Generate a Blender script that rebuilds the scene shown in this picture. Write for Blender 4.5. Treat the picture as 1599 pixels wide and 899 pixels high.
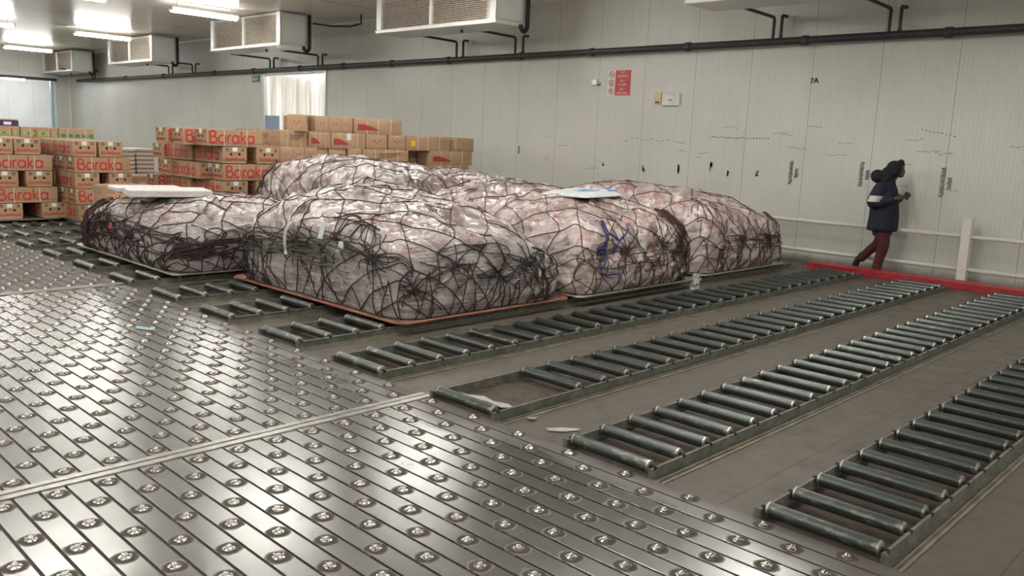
import bpy, math, random
import numpy as np
from mathutils import Matrix, Vector
for o in list(bpy.data.objects): bpy.data.objects.remove(o)
S = bpy.context.scene
C = S.collection
R = math.radians
PI = math.pi

# ------------------------------------------------------------------ camera, world, exposure
F_PX, YAW, PITCH, ROLL, CAM_H = 1307.54, -0.802902, 1.397879, 0.0420567, 1.8
cd = bpy.data.cameras.new('camera'); cam = bpy.data.objects.new('camera', cd); C.objects.link(cam)
cd.sensor_width = 36; cd.lens = F_PX / 1599 * 36; cd.clip_end = 200; cd.clip_start = 0.05
cam.matrix_world = Matrix.Translation((0, 0, CAM_H)) @ (Matrix.Rotation(YAW, 4, 'Z') @ Matrix.Rotation(PITCH, 4, 'X') @ Matrix.Rotation(ROLL, 4, 'Z'))
S.camera = cam
w = bpy.data.worlds.new('world'); S.world = w; w.use_nodes = True
w.node_tree.nodes['Background'].inputs[0].default_value = (0.5, 0.5, 0.5, 1)
w.node_tree.nodes['Background'].inputs[1].default_value = 0.02
S.view_settings.view_transform = 'Standard'; S.view_settings.look = 'None'
S.view_settings.gamma = 1; S.view_settings.use_curve_mapping = False
S.view_settings.exposure = 0.45
TUBE = 48.0          # strength of every fluorescent fitting

# ------------------------------------------------------------------ helpers
def setp(o, label=None, cat=None, group=None, kind=None):
    if label: o['label'] = label
    if cat: o['category'] = cat
    if group: o['group'] = group
    if kind: o['kind'] = kind
    return o
def thing(name, label, cat, loc=(0, 0, 0), rz=0.0, group=None):
    o = bpy.data.objects.new(name, None); C.objects.link(o)
    o.location = loc; o.rotation_euler = (0, 0, rz); o.empty_display_size = 0.1
    return setp(o, label, cat, group)
class MB:
    def __init__(s): s.v = []; s.f = []; s.m = []; s.n = 0
    def add(s, V, F, mi=0):
        V = [tuple(map(float, p)) for p in V]
        s.v += V; s.f += [tuple(i + s.n for i in f) for f in F]; s.m += [mi] * len(F); s.n += len(V)
        return s
    def box(s, x0, x1, y0, y1, z0, z1, mi=0, T=None):
        V = [(x, y, z) for z in (z0, z1) for y in (y0, y1) for x in (x0, x1)]
        if T is not None: V = [tuple(T @ Vector(p)) for p in V]
        return s.add(V, [(0, 2, 3, 1), (4, 5, 7, 6), (0, 1, 5, 4), (2, 6, 7, 3), (0, 4, 6, 2), (1, 3, 7, 5)], mi)
    def cbox(s, x0, x1, y0, y1, z0, z1, c=0.005, mi=0, T=None):
        # chamfered box
        V = []; idx = {}
        for iz, (z, zc) in enumerate(((z0, z0 + c), (z1, z1 - c))):
            for iy, (y, yc) in enumerate(((y0, y0 + c), (y1, y1 - c))):
                for ix, (x, xc) in enumerate(((x0, x0 + c), (x1, x1 - c))):
                    for k, p in enumerate(((x, yc, zc), (xc, y, zc), (xc, yc, z))):
                        idx[(ix, iy, iz, k)] = len(V); V.append(p)
        q = lambda *a: idx[a]
        F = []
        for i in (0, 1):
            a = [q(i, 0, 0, 0), q(i, 1, 0, 0), q(i, 1, 1, 0), q(i, 0, 1, 0)]
            b = [q(0, i, 0, 1), q(1, i, 0, 1), q(1, i, 1, 1), q(0, i, 1, 1)]
            d = [q(0, 0, i, 2), q(1, 0, i, 2), q(1, 1, i, 2), q(0, 1, i, 2)]
            if i == 0: a = a[::-1]; d = d[::-1]
            else: b = b[::-1]
            F += [a, b, d]
        for i in (0, 1):
            for j in (0, 1):
                F.append([q(0, i, j, 1), q(1, i, j, 1), q(1, i, j, 2), q(0, i, j, 2)][::(1 if (i + j) % 2 == 0 else -1)])
                F.append([q(i, 0, j, 0), q(i, 1, j, 0), q(i, 1, j, 2), q(i, 0, j, 2)][::(1 if (i + j) % 2 == 1 else -1)])
                F.append([q(i, j, 0, 0), q(i, j, 1, 0), q(i, j, 1, 1), q(i, j, 0, 1)][::(1 if (i + j) % 2 == 0 else -1)])
                for k in (0, 1):
                    t = [q(i, j, k, 0), q(i, j, k, 1), q(i, j, k, 2)]
                    F.append(t[::(1 if (i + j + k) % 2 == 0 else -1)])
        if T is not None: V = [tuple(T @ Vector(p)) for p in V]
        return s.add(V, F, mi)
    def cyl(s, a, b, r, n=16, r2=None, mi=0, caps=True, capmi=None):
        a = Vector(a); b = Vector(b); d = (b - a).normalized(); r2 = r if r2 is None else r2
        u = d.orthogonal().normalized(); v = d.cross(u)
        V = []
        for p, rr in ((a, r), (b, r2)):
            for i in range(n):
                t = 2 * PI * i / n; V.append(p + (u * math.cos(t) + v * math.sin(t)) * rr)
        s.add(V, [(i, (i + 1) % n, n + (i + 1) % n, n + i) for i in range(n)], mi)
        if caps:
            s.f += [tuple(s.n - 2 * n + i for i in range(n))[::-1], tuple(s.n - n + i for i in range(n))]
            s.m += [mi if capmi is None else capmi] * 2
        return s
    def tube(s, P, r, n=6, mi=0, N=None, caps=True):
        P = np.asarray(P, float); k = len(P)
        if k < 2: return s
        T = np.gradient(P, axis=0); T /= np.linalg.norm(T, axis=1)[:, None] + 1e-9
        if N is None:
            N = np.zeros_like(P); ref = np.array([0, 0, 1.0]) if abs(T[0][2]) < .9 else np.array([1.0, 0, 0])
            cur = ref
            for i in range(k):
                cur = cur - T[i] * (cur @ T[i]); l = np.linalg.norm(cur)
                cur = cur / l if l > 1e-6 else ref; N[i] = cur
        U = N - T * (N * T).sum(1)[:, None]; U /= np.linalg.norm(U, axis=1)[:, None] + 1e-9
        W = np.cross(T, U)
        t = np.arange(n) * 2 * PI / n
        V = (P[:, None, :] + r * (np.cos(t)[None, :, None] * U[:, None, :] + np.sin(t)[None, :, None] * W[:, None, :])).reshape(-1, 3)
        F = [(i * n + j, i * n + (j + 1) % n, (i + 1) * n + (j + 1) % n, (i + 1) * n + j) for i in range(k - 1) for j in range(n)]
        if caps: F += [tuple(range(n))[::-1], tuple((k - 1) * n + j for j in range(n))]
        return s.add(V, F, mi)
    def lathe(s, prof, n=20, c=(0, 0, 0), mi=0):
        V = []; 
        for r, z in prof:
            for i in range(n):
                t = 2 * PI * i / n; V.append((c[0] + r * math.cos(t), c[1] + r * math.sin(t), c[2] + z))
        F = [(a * n + i, a * n + (i + 1) % n, (a + 1) * n + (i + 1) % n, (a + 1) * n + i) for a in range(len(prof) - 1) for i in range(n)]
        F.append(tuple((len(prof) - 1) * n + i for i in range(n)))
        return s.add(V, F, mi)
    def obj(s, name, mats, parent=None, smooth=False, loc=None):
        me = bpy.data.meshes.new(name); me.from_pydata(s.v, [], s.f)
        if not isinstance(mats, (list, tuple)): mats = [mats]
        for m in mats: me.materials.append(m)
        if len(mats) > 1: me.polygons.foreach_set('material_index', s.m)
        if smooth: me.polygons.foreach_set('use_smooth', [True] * len(me.polygons))
        me.update()
        o = bpy.data.objects.new(name, me); C.objects.link(o)
        if parent: o.parent = parent
        if loc: o.location = loc
        return o
def smooth_angle(o, deg=35):
    me = o.data
    me.polygons.foreach_set('use_smooth', [True] * len(me.polygons))
    try: me.set_sharp_from_angle(angle=R(deg))
    except Exception: pass
    return o
def copy_tree(o, parent=None, loc=None, rz=None, label=None, group=None):
    c = o.copy(); C.objects.link(c)
    if parent: c.parent = parent
    if loc is not None: c.location = loc
    if rz is not None: c.rotation_euler = (0, 0, rz)
    if label: c['label'] = label
    if group: c['group'] = group
    for ch in o.children: copy_tree(ch, c)
    return c
def struct(o): o['kind'] = 'structure'; return o

# ------------------------------------------------------------------ materials
class NT:
    def __init__(s, name):
        s.mat = bpy.data.materials.new(name); s.mat.use_nodes = True; s.t = s.mat.node_tree
        s.b = s.t.nodes['Principled BSDF']; s.out = s.t.nodes['Material Output']
    def n(s, typ, **kw):
        nd = s.t.nodes.new(typ)
        for k, v in kw.items():
            if k.startswith('i_'):
                nd.inputs[k[2:].replace('_', ' ')].default_value = v
            else: setattr(nd, k, v)
        return nd
    def l(s, a, b): s.t.links.new(a, b)
    def math(s, op, a, b=None, c=None, clamp=False):
        nd = s.t.nodes.new('ShaderNodeMath'); nd.operation = op; nd.use_clamp = clamp
        for i, x in enumerate((a, b, c)):
            if x is None: continue
            if isinstance(x, (int, float)): nd.inputs[i].default_value = x
            else: s.l(x, nd.inputs[i])
        return nd.outputs[0]
    def mix(s, fac, a, b):
        nd = s.t.nodes.new('ShaderNodeMix'); nd.data_type = 'RGBA'
        for sock, x in ((nd.inputs[0], fac), (nd.inputs[6], a), (nd.inputs[7], b)):
            if isinstance(x, (int, float)): sock.default_value = x
            elif isinstance(x, tuple): sock.default_value = (*x, 1) if len(x) == 3 else x
            else: s.l(x, sock)
        return nd.outputs[2]
    def ramp(s, x, stops):
        nd = s.t.nodes.new('ShaderNodeValToRGB'); s.l(x, nd.inputs[0]); e = nd.color_ramp.elements
        while len(e) < len(stops): e.new(0.5)
        for k, (p, c) in enumerate(stops):
            e[k].position = p; e[k].color = (c, c, c, 1) if isinstance(c, (int, float)) else (*c, 1)
        return nd.outputs[0]
    def coord(s, kind='Object', scale=(1, 1, 1)):
        tc = s.t.nodes.new('ShaderNodeTexCoord'); mp = s.t.nodes.new('ShaderNodeMapping'); s.l(tc.outputs[kind], mp.inputs[0])
        mp.inputs['Scale'].default_value = scale
        return mp.outputs[0]
    def noise(s, vec, scale, detail=3, rough=.55, dist=0):
        nd = s.t.nodes.new('ShaderNodeTexNoise'); s.l(vec, nd.inputs[0]); nd.inputs['Scale'].default_value = scale
        nd.inputs['Detail'].default_value = detail; nd.inputs['Roughness'].default_value = rough; nd.inputs['Distortion'].default_value = dist
        return nd.outputs[0]
    def bump(s, h, strength=.5, dist=.01, prev=None):
        nd = s.t.nodes.new('ShaderNodeBump'); s.l(h, nd.inputs['Height']); nd.inputs['Strength'].default_value = strength
        nd.inputs['Distance'].default_value = dist
        if prev is not None: s.l(prev, nd.inputs['Normal'])
        return nd.outputs[0]
    def set(s, **kw):
        for k, v in kw.items():
            k = k.replace('_', ' ')
            if hasattr(v, 'links') or hasattr(v, 'is_output'): s.l(v, s.b.inputs[k])
            else: s.b.inputs[k].default_value = (*v, 1) if isinstance(v, tuple) and len(v) == 3 else v
        return s
M = {}
def simple(name, col, rough=.5, metal=0, spec=.5, noise=.12, ns=30, bump=0.0, coat=0, emis=None, est=0):
    t = NT(name); v = t.coord('Object')
    nz = t.noise(v, ns, 4)
    f = t.ramp(nz, [(.3, 0), (.7, 1)])
    c = t.mix(f, tuple(x * (1 - noise) for x in col), tuple(min(1, x * (1 + noise)) for x in col))
    t.set(Base_Color=c, Roughness=rough, Metallic=metal, Specular_IOR_Level=spec, Coat_Weight=coat)
    if bump: t.set(Normal=t.bump(nz, bump, .004))
    if emis: t.set(Emission_Color=emis, Emission_Strength=est)
    M[name] = t.mat
    return t.mat

def wall_mat(name, axis, base, phase, dirt=True):
    # insulated sandwich panel: micro ribs, panel joints each 1.14 m, grime low down
    t = NT(name); v = t.coord('Object'); sp = t.n('ShaderNodeSeparateXYZ'); t.l(v, sp.inputs[0])
    u = sp.outputs[axis]
    m = t.math('PINGPONG', t.math('SUBTRACT', u, phase), 0.57)
    seam = t.math('LESS_THAN', m, 0.006)
    rib = t.math('PINGPONG', u, 0.03)
    ribh = t.ramp(t.math('DIVIDE', rib, .03), [(.3, 0), (.55, 1)])
    big = t.noise(v, .6, 3); fine = t.noise(t.coord('Object', (4, 4, .6)), 3, 5)
    c = t.mix(t.ramp(big, [(.35, 0), (.7, 1)]), base, tuple(x * .9 for x in base))
    c = t.mix(t.math('MULTIPLY', t.ramp(fine, [(.45, 0), (.8, 1)]), .25), c, tuple(x * .72 for x in base))
    c = t.mix(t.math('MULTIPLY', ribh, .06), c, (.16, .15, .13))
    c = t.mix(t.math('MULTIPLY', seam, .45), c, (.10, .095, .085))
    if dirt:
        z = sp.outputs[2]
        low = t.ramp(t.math('ADD', z, t.math('MULTIPLY', t.noise(v, 6, 4), .12)), [(.04, 1), (.16, 0)])
        c = t.mix(t.math('MULTIPLY', low, .75), c, (.07, .055, .04))
        spk = t.noise(t.coord('Object', (3, 3, 3)), 9, 2)
        band = t.ramp(z, [(.3, 0), (.45, 1)])
        c = t.mix(t.math('MULTIPLY', t.ramp(spk, [(.71, 0), (.75, 1)]), .35), c, (.12, .10, .08))
    n = t.bump(t.math('ADD', t.math('MULTIPLY', ribh, -1), t.math('MULTIPLY', seam, -3)), .35, .0015)
    n = t.bump(t.noise(v, 1.2, 2), .25, .02, n)
    t.set(Base_Color=c, Roughness=.42, Specular_IOR_Level=.45, Normal=n)
    M[name] = t.mat; return t.mat
WCOL = (.67, .68, .63)
wall_mat('wall_long', 1, WCOL, 4.29)
wall_mat('wall_cross', 0, (.62, .62, .58), .4)

def ceiling_mat():
    t = NT('ceiling_panel'); v = t.coord('Object'); sp = t.n('ShaderNodeSeparateXYZ'); t.l(v, sp.inputs[0])
    my = t.math('PINGPONG', sp.outputs[1], 4.35); sy = t.math('LESS_THAN', my, .03)
    mx = t.math('PINGPONG', t.math('SUBTRACT', sp.outputs[0], .45), .57); sx = t.math('LESS_THAN', mx, .008)
    rib = t.ramp(t.math('DIVIDE', t.math('PINGPONG', sp.outputs[0], .03), .03), [(.3, 0), (.6, 1)])
    c = t.mix(t.ramp(t.noise(v, .5, 3), [(.3, 0), (.7, 1)]), (.76, .715, .65), (.70, .65, .585))
    c = t.mix(t.math('MULTIPLY', sx, .5), c, (.1, .09, .08)); c = t.mix(t.math('MULTIPLY', sy, .8), c, (.06, .055, .05))
    n = t.bump(t.math('ADD', rib, t.math('MULTIPLY', sx, -3)), .3, .0015)
    t.set(Base_Color=c, Roughness=.3, Specular_IOR_Level=.5, Normal=n); M['ceiling'] = t.mat
ceiling_mat()

def floor_mat():
    t = NT('steel_concrete_floor'); v = t.coord('Object'); sp = t.n('ShaderNodeSeparateXYZ'); t.l(v, sp.inputs[0])
    big = t.noise(v, .9, 5, .6); med = t.noise(v, 5, 5, .65); fine = t.noise(v, 60, 3)
    c = t.mix(t.ramp(big, [(.3, 0), (.7, 1)]), (.090, .078, .064), (.112, .098, .081))
    c = t.mix(t.math('MULTIPLY', t.ramp(med, [(.55, 0), (.75, 1)]), .45), c, (.045, .035, .026))
    c = t.mix(t.math('MULTIPLY', t.ramp(fine, [(.45, 0), (.7, 1)]), .2), c, (.13, .115, .095))
    # thin joints of the floor sheets half way between the lanes
    my = t.math('ABSOLUTE', t.math('SUBTRACT', t.math('WRAP', sp.outputs[1], 1.245, 0.0), .815))
    jy = t.math('LESS_THAN', my, .004)
    mx = t.math('PINGPONG', t.math('SUBTRACT', sp.outputs[0], 5.3), 1.6); jx = t.math('LESS_THAN', mx, .003)
    c = t.mix(t.math('MULTIPLY', jy, .7), c, (.03, .025, .02)); c = t.mix(t.math('MULTIPLY', jx, .5), c, (.03, .025, .02))
    t.set(Base_Color=c, Roughness=t.ramp(med, [(.3, .42), (.8, .65)]), Specular_IOR_Level=.4, Normal=t.bump(fine, .25, .002, t.bump(med, .2, .006)))
    M['floor'] = t.mat
floor_mat()

def deck_mat(name='deck', base_dull=0.0):
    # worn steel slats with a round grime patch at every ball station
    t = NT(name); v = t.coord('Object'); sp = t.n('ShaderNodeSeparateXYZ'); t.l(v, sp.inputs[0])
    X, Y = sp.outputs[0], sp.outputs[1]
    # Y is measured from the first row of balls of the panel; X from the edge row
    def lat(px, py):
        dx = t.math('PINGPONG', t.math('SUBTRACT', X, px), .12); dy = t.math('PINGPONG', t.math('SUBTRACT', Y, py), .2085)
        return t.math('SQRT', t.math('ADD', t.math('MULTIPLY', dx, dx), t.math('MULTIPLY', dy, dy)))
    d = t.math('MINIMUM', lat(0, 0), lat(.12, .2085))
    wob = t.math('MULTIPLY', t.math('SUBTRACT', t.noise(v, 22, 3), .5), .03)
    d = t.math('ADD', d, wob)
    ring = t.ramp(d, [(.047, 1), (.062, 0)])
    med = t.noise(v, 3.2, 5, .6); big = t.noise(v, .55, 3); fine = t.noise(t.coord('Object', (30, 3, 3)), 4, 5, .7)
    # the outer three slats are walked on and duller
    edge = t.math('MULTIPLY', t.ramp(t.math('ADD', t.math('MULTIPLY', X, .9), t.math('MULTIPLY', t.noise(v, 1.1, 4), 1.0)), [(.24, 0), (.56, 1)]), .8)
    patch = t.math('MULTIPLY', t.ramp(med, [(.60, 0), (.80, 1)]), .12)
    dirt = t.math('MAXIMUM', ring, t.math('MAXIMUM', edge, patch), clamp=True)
    if base_dull: dirt = t.math('MAXIMUM', dirt, t.math('ADD', base_dull, t.math('MULTIPLY', t.math('SUBTRACT', med, .5), .5)), clamp=True)
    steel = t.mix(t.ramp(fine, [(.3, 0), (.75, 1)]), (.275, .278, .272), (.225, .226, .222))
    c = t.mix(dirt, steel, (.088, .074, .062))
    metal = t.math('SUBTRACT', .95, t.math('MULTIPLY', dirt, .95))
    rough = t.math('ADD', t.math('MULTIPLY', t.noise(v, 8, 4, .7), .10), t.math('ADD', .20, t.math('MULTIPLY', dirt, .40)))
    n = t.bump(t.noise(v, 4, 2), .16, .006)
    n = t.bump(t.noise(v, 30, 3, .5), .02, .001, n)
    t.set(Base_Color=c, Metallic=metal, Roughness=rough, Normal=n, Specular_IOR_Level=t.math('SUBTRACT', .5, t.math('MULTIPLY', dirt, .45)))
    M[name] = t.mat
deck_mat(); deck_mat('deck_dull', .68)  # dull variant is browner and less metallic all over

simple('groove_dirt', (.075, .055, .042), .8)
simple('chrome', (.50, .49, .48), .2, 1, noise=.05)
simple('strip_steel', (.36, .35, .33), .32, .9, noise=.2, ns=18, bump=.3)
simple('rail_paint', (.175, .180, .155), .48, .25, noise=.35, ns=14, bump=.2)
simple('rail_rust', (.070, .052, .038), .65, .2, noise=.5, ns=10)
simple('lip_paint', (.20, .175, .135), .55, .2, noise=.35, ns=9)
simple('roller_end', (.42, .41, .38), .35, .9, noise=.15)
def roller_mat(name, wear):
    t = NT(name); v = t.coord('Object')
    nz = t.noise(t.coord('Object', (1, .35, 1)), 28, 5, .7)
    c = t.mix(t.ramp(nz, [(.62 - wear, 0), (.78 - wear * .5, 1)]), (.088, .100, .095), (.36, .35, .32))
    t.set(Base_Color=c, Metallic=.72, Roughness=.36, Normal=t.bump(nz, .12, .002)); M[name] = t.mat
roller_mat('roller_zinc', 0); roller_mat('roller_worn', .08)
simple('kerb_red', (.36, .025, .035), .42, noise=.25, ns=12)
simple('white_paint', (.72, .70, .64), .4, noise=.08)
simple('black_pipe', (.045, .043, .045), .5, noise=.2)
simple('insulation', (.018, .017, .018), .75, noise=.2, bump=.3)
simple('galv', (.60, .61, .60), .33, .35, noise=.06)
simple('white_enamel', (.72, .73, .71), .25, .1, noise=.04)
simple('grime_white', (.50, .48, .44), .5, noise=.12, ns=8)
simple('coil_fin', (.62, .55, .47), .35, .5, noise=.2, ns=16)
simple('coil_dark', (.10, .07, .055), .6, .2, noise=.3)
simple('batten', (.7, .7, .68), .4)
simple('tin', (.4, .4, .38), .35, .8)
t = NT('tube_glow'); t.set(Base_Color=(.9, .9, .9), Emission_Color=(1.0, .97, .91), Emission_Strength=TUBE); M['glow'] = t.mat
t = NT('tube_glow_cool'); t.set(Base_Color=(.9, .9, .9), Emission_Color=(.92, .95, 1.0), Emission_Strength=TUBE * 1.1); M['glow_cool'] = t.mat
def carton_mat(name, a, b):
    t = NT(name); v = t.coord('Object'); tc = t.n('ShaderNodeObjectInfo')
    nz = t.noise(v, 5, 4); flute = t.noise(t.coord('Object', (1, 1, 40)), 4, 2)
    c = t.mix(t.ramp(nz, [(.3, 0), (.7, 1)]), a, b)
    c = t.mix(t.math('MULTIPLY', tc.outputs['Random'], .28), c, tuple(x * .8 for x in a))
    t.set(Base_Color=c, Roughness=.72, Specular_IOR_Level=.25, Normal=t.bump(t.math('ADD', nz, t.math('MULTIPLY', flute, .3)), .3, .01)); M[name] = t.mat
carton_mat('carton', (.42, .275, .165), (.47, .315, .20))
carton_mat('carton_pink', (.43, .28, .175), (.48, .32, .205))
simple('carton_inside', (.04, .027, .02), .9)
simple('print_red', (.52, .035, .028), .6, noise=.08)
simple('swoosh', (.36, .045, .035), .6, noise=.1)
simple('print_dark', (.19, .13, .085), .7)
simple('print_green', (.05, .22, .09), .6); simple('print_lime', (.30, .52, .10), .6)
simple('print_white', (.75, .75, .73), .55); simple('print_yellow', (.75, .55, .03), .6)
simple('strap_cream', (.70, .62, .50), .45)
simple('paper', (.80, .80, .80), .55, noise=.1, ns=40)
simple('purple', (.045, .03, .10), .5)
simple('styro', (.70, .69, .68), .55, noise=.05)
simple('wood', (.42, .28, .16), .7, noise=.3, ns=9)
simple('alu', (.48, .46, .41), .38, .75, noise=.18, ns=9)
simple('orange_rail', (.34, .135, .085), .42, .35, noise=.35, ns=7)
simple('rope_dark', (.034, .024, .021), .85, noise=.3, ns=60)
simple('rope_maroon', (.048, .024, .024), .85, noise=.3, ns=60)
simple('rope_brown', (.065, .040, .030), .85, noise=.35, ns=60)
simple('rope_olive', (.11, .105, .075), .85, noise=.4, ns=60)
simple('rope_blue', (.02, .035, .22), .7)
simple('tag_grey', (.55, .57, .57), .5)
simple('bag_white', (.72, .78, .80), .35); simple('print_blue', (.10, .32, .62), .5)
simple('sign_red', (.55, .03, .035), .4, noise=.05); simple('sign_black', (.03, .03, .03), .5)
simple('sign_green', (.06, .26, .12), .5)
simple('yellow_plastic', (.66, .55, .26), .4)
simple('scuff', (.085, .080, .070), .8); simple('scuff_soft', (.22, .21, .18), .8)
simple('foam_scrap', (.38, .38, .35), .6)
simple('plastic_scrap', (.5, .5, .48), .2)
simple('blue_edge', (.30, .48, .56), .4)

def film_mat(name, meat, pale, red, streak=(1, 1, 7), amt=.5, wrap=1.0):
    t = NT(name); v = t.coord('Object')
    warp = t.noise(v, 2.6, 4, .6)
    c = t.mix(t.ramp(warp, [(.36, 0), (.62, 1)]), meat, pale)
    sp = t.noise(v, 4.5, 3, .5, .6)
    c = t.mix(t.math('MULTIPLY', t.ramp(sp, [(.57, 0), (.68, 1)]), .7), c, red)
    # stretched plastic: flat facets with creases between them, plus wrap streaks
    st = t.noise(t.coord('Object', streak), 4.5, 6, .72, .7)
    def facets(scale, amt_, vec):
        vo = t.n('ShaderNodeTexVoronoi'); vo.inputs['Scale'].default_value = scale; t.l(vec, vo.inputs['Vector'])
        sb = t.n('ShaderNodeVectorMath', operation='SUBTRACT'); t.l(vec, sb.inputs[0]); t.l(vo.outputs['Position'], sb.inputs[1])
        cc = t.n('ShaderNodeVectorMath', operation='SUBTRACT'); t.l(vo.outputs['Color'], cc.inputs[0]); cc.inputs[1].default_value = (.5, .5, .5)
        dp = t.n('ShaderNodeVectorMath', operation='DOT_PRODUCT'); t.l(sb.outputs[0], dp.inputs[0]); t.l(cc.outputs[0], dp.inputs[1])
        return t.math('MULTIPLY', dp.outputs['Value'], amt_), vo.outputs['Color']
    nn = t.n('ShaderNodeTexNoise'); nn.inputs['Scale'].default_value = 3.0; t.l(v, nn.inputs[0])
    sc_ = t.n('ShaderNodeVectorMath', operation='SCALE'); t.l(nn.outputs[1], sc_.inputs[0]); sc_.inputs['Scale'].default_value = .35
    ww = t.n('ShaderNodeVectorMath', operation='ADD'); t.l(v, ww.inputs[0]); t.l(sc_.outputs[0], ww.inputs[1])
    f1, c1 = facets(5.5, 1.0, ww.outputs[0]); f2, c2 = facets(14.0, 1.0, ww.outputs[0])
    # milky film, with the white sheen of the lamps painted into its colour
    mk = t.noise(ww.outputs[0], 4.2, 5, .6, 1.2)
    haze_sheen = t.math('MULTIPLY', t.ramp(mk, [(.40, 0), (.66, 1)]), amt)
    # long level wrap streaks on the sides, their white highlights painted into the colour
    wr = t.noise(t.coord('Object', (1.5, 1.5, 15)), 2.6, 6, .78, .35)
    sp3 = t.n('ShaderNodeSeparateXYZ'); t.l(v, sp3.inputs[0])
    zone = t.ramp(t.math('ADD', sp3.outputs[2], t.math('MULTIPLY', warp, .5)), [(.80, wrap), (1.0, .15)])
    lines = t.math('MULTIPLY', t.math('MULTIPLY', t.ramp(wr, [(.50, 0), (.56, 1)]), zone), .9)
    c = t.mix(t.math('MAXIMUM', haze_sheen, lines), c, (.80, .78, .78))
    n = t.bump(f1, 1.0, .75); n = t.bump(f2, 1.0, .40, n); n = t.bump(t.math('MULTIPLY', wr, zone), 1.0, .055, n); n = t.bump(t.noise(v, 24, 4, .65), .35, .008, n)
    t.set(Base_Color=c, Roughness=.24, Specular_IOR_Level=1.0, Coat_Weight=1.0, Coat_Roughness=.16, Coat_IOR=1.8, Normal=n, Coat_Normal=n)
    M[name] = t.mat
film_mat('film_pink', (.34, .24, .23), (.48, .41, .41), (.36, .11, .10))
film_mat('film_grey', (.27, .18, .17), (.48, .40, .39), (.36, .075, .07), amt=.62)
film_mat('film_meat', (.42, .28, .26), (.58, .46, .44), (.44, .11, .095), amt=.5, wrap=.35)

# ------------------------------------------------------------------ room shell
XW, YB, XL, YF, ZC = 13.85, 42.0, -13.0, -7.0, 4.83
FZ = -0.03
struct(MB().box(XL, XW, YF, YB, FZ - .1, FZ).obj('floor', M['floor']))
struct(MB().box(XL - .2, XW + .2, YF - .2, YB + .2, ZC, ZC + .15).obj('ceiling', M['ceiling']))
DY0, DY1, DZ = 21.15, 24.6, 3.56
wb = MB().box(XW, XW + .12, YF, DY0, FZ, ZC).box(XW, XW + .12, DY1, YB, FZ, ZC).box(XW, XW + .12, DY0, DY1, DZ, ZC)
wall_right = struct(wb.obj('wall_right', M['wall_long']))
OX0, OX1, OZ = 7.2, 13.1, 3.66
wb = MB().box(XL, OX0, YB, YB + .12, FZ, ZC).box(OX1, XW, YB, YB + .12, FZ, ZC).box(OX0, OX1, YB, YB + .12, OZ, ZC)
struct(wb.obj('wall_back', M['wall_cross']))
struct(MB().box(XL - .12, XL, YF, YB, FZ, ZC).obj('wall_left', M['wall_long']))
struct(MB().box(XL, XW, YF - .12, YF, FZ, ZC).obj('wall_front', M['wall_cross']))
# wall and ceiling coving
struct(MB().box(XW - .05, XW, YF, YB, ZC - .05, ZC).obj('trim_1', M['white_paint']))
struct(MB().box(XW - .07, XW, YB - .07, YB, FZ, ZC).obj('trim_2', M['white_paint']))
# room behind the far opening and behind the curtain doorway
rb = MB().box(5, 16, 48, 48.1, FZ, 4.6).box(5, 16, YB + .12, 48, FZ - .1, FZ).box(5, 16, YB + .12, 48, 4.5, 4.6).box(4.9, 5, YB + .12, 48.1, FZ, 4.6).box(16, 16.1, YB + .12, 48.1, FZ, 4.6)
struct(rb.obj('wall_far_room', M['wall_cross']))
rb = MB().box(16.5, 16.6, 19, 27, FZ, 4.2).box(XW + .12, 16.5, 19, 27, FZ - .1, FZ).box(XW + .12, 16.5, 19, 27, 4.1, 4.2).box(XW + .12, 16.5, 18.9, 19, FZ, 4.2).box(XW + .12, 16.5, 27, 27.1, FZ, 4.2)
struct(rb.obj('wall_side_room', M['white_paint']))
# door frame of the curtain doorway
fr = MB().box(XW - .03, XW + .14, DY0 - .06, DY0 + .02, FZ, DZ + .05).box(XW - .03, XW + .14, DY1 - .03, DY1 + .06, FZ, DZ + .05).box(XW - .03, XW + .14, DY0, DY1, DZ - .02, DZ + .05)
door_1 = struct(fr.obj('door_1', M['galv']))
# sliding door rail, a dark strip for its shadow line, and jamb at the far opening
d2 = MB().box(OX0 - 1, 13.32, YB - .10, YB - .002, 3.74, 3.87)
door_2 = struct(d2.obj('door_2', M['white_enamel']))
MB().box(OX0 - 1, 13.28, YB - .14, YB - .02, 3.62, 3.735).obj('track_shadow', M['black_pipe'], door_2)  # black strip standing in for the shadow line under the door rail
MB().box(OX1 - .05, OX1 + .04, YB - .06, YB + .12, FZ, 3.62).obj('jamb', M['blue_edge'], door_2)
MB().box(OX1 + .04, OX1 + .16, YB - .05, YB - .001, FZ, 3.62).obj('jamb', M['white_enamel'], door_2)

# ------------------------------------------------------------------ strip curtain
random.seed(5)
t = NT('pvc_strip'); v = t.coord('Object'); nz = t.noise(t.coord('Object', (1, 3, .4)), 3, 4)
t.set(Base_Color=t.mix(t.ramp(nz, [(.4, 0), (.65, 1)]), (.95, .92, .90), (.82, .79, .77)), Roughness=.35, Alpha=1.0, Normal=t.bump(nz, .5, .02))
t.b.inputs['Transmission Weight'].default_value = .8; t.b.inputs['IOR'].default_value = 1.1; t.b.inputs['Roughness'].default_value = .35
M['pvc'] = t.mat
t = NT('pvc_strip_blue'); v = t.coord('Object')
t.set(Base_Color=(.40, .50, .62), Roughness=.2); t.b.inputs['Transmission Weight'].default_value = .4; t.b.inputs['IOR'].default_value = 1.2; M['pvc_blue'] = t.mat
cur = thing('strip_curtain', 'clear plastic strip curtain hanging in the doorway of the long wall', 'strip curtain', (XW + .06, (DY0 + DY1) / 2, FZ))
MB().box(-.02, .02, -(DY1 - DY0) / 2, (DY1 - DY0) / 2, DZ - FZ - .06, DZ - FZ).obj('rail', M['galv'], cur)
ns = 15
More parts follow.
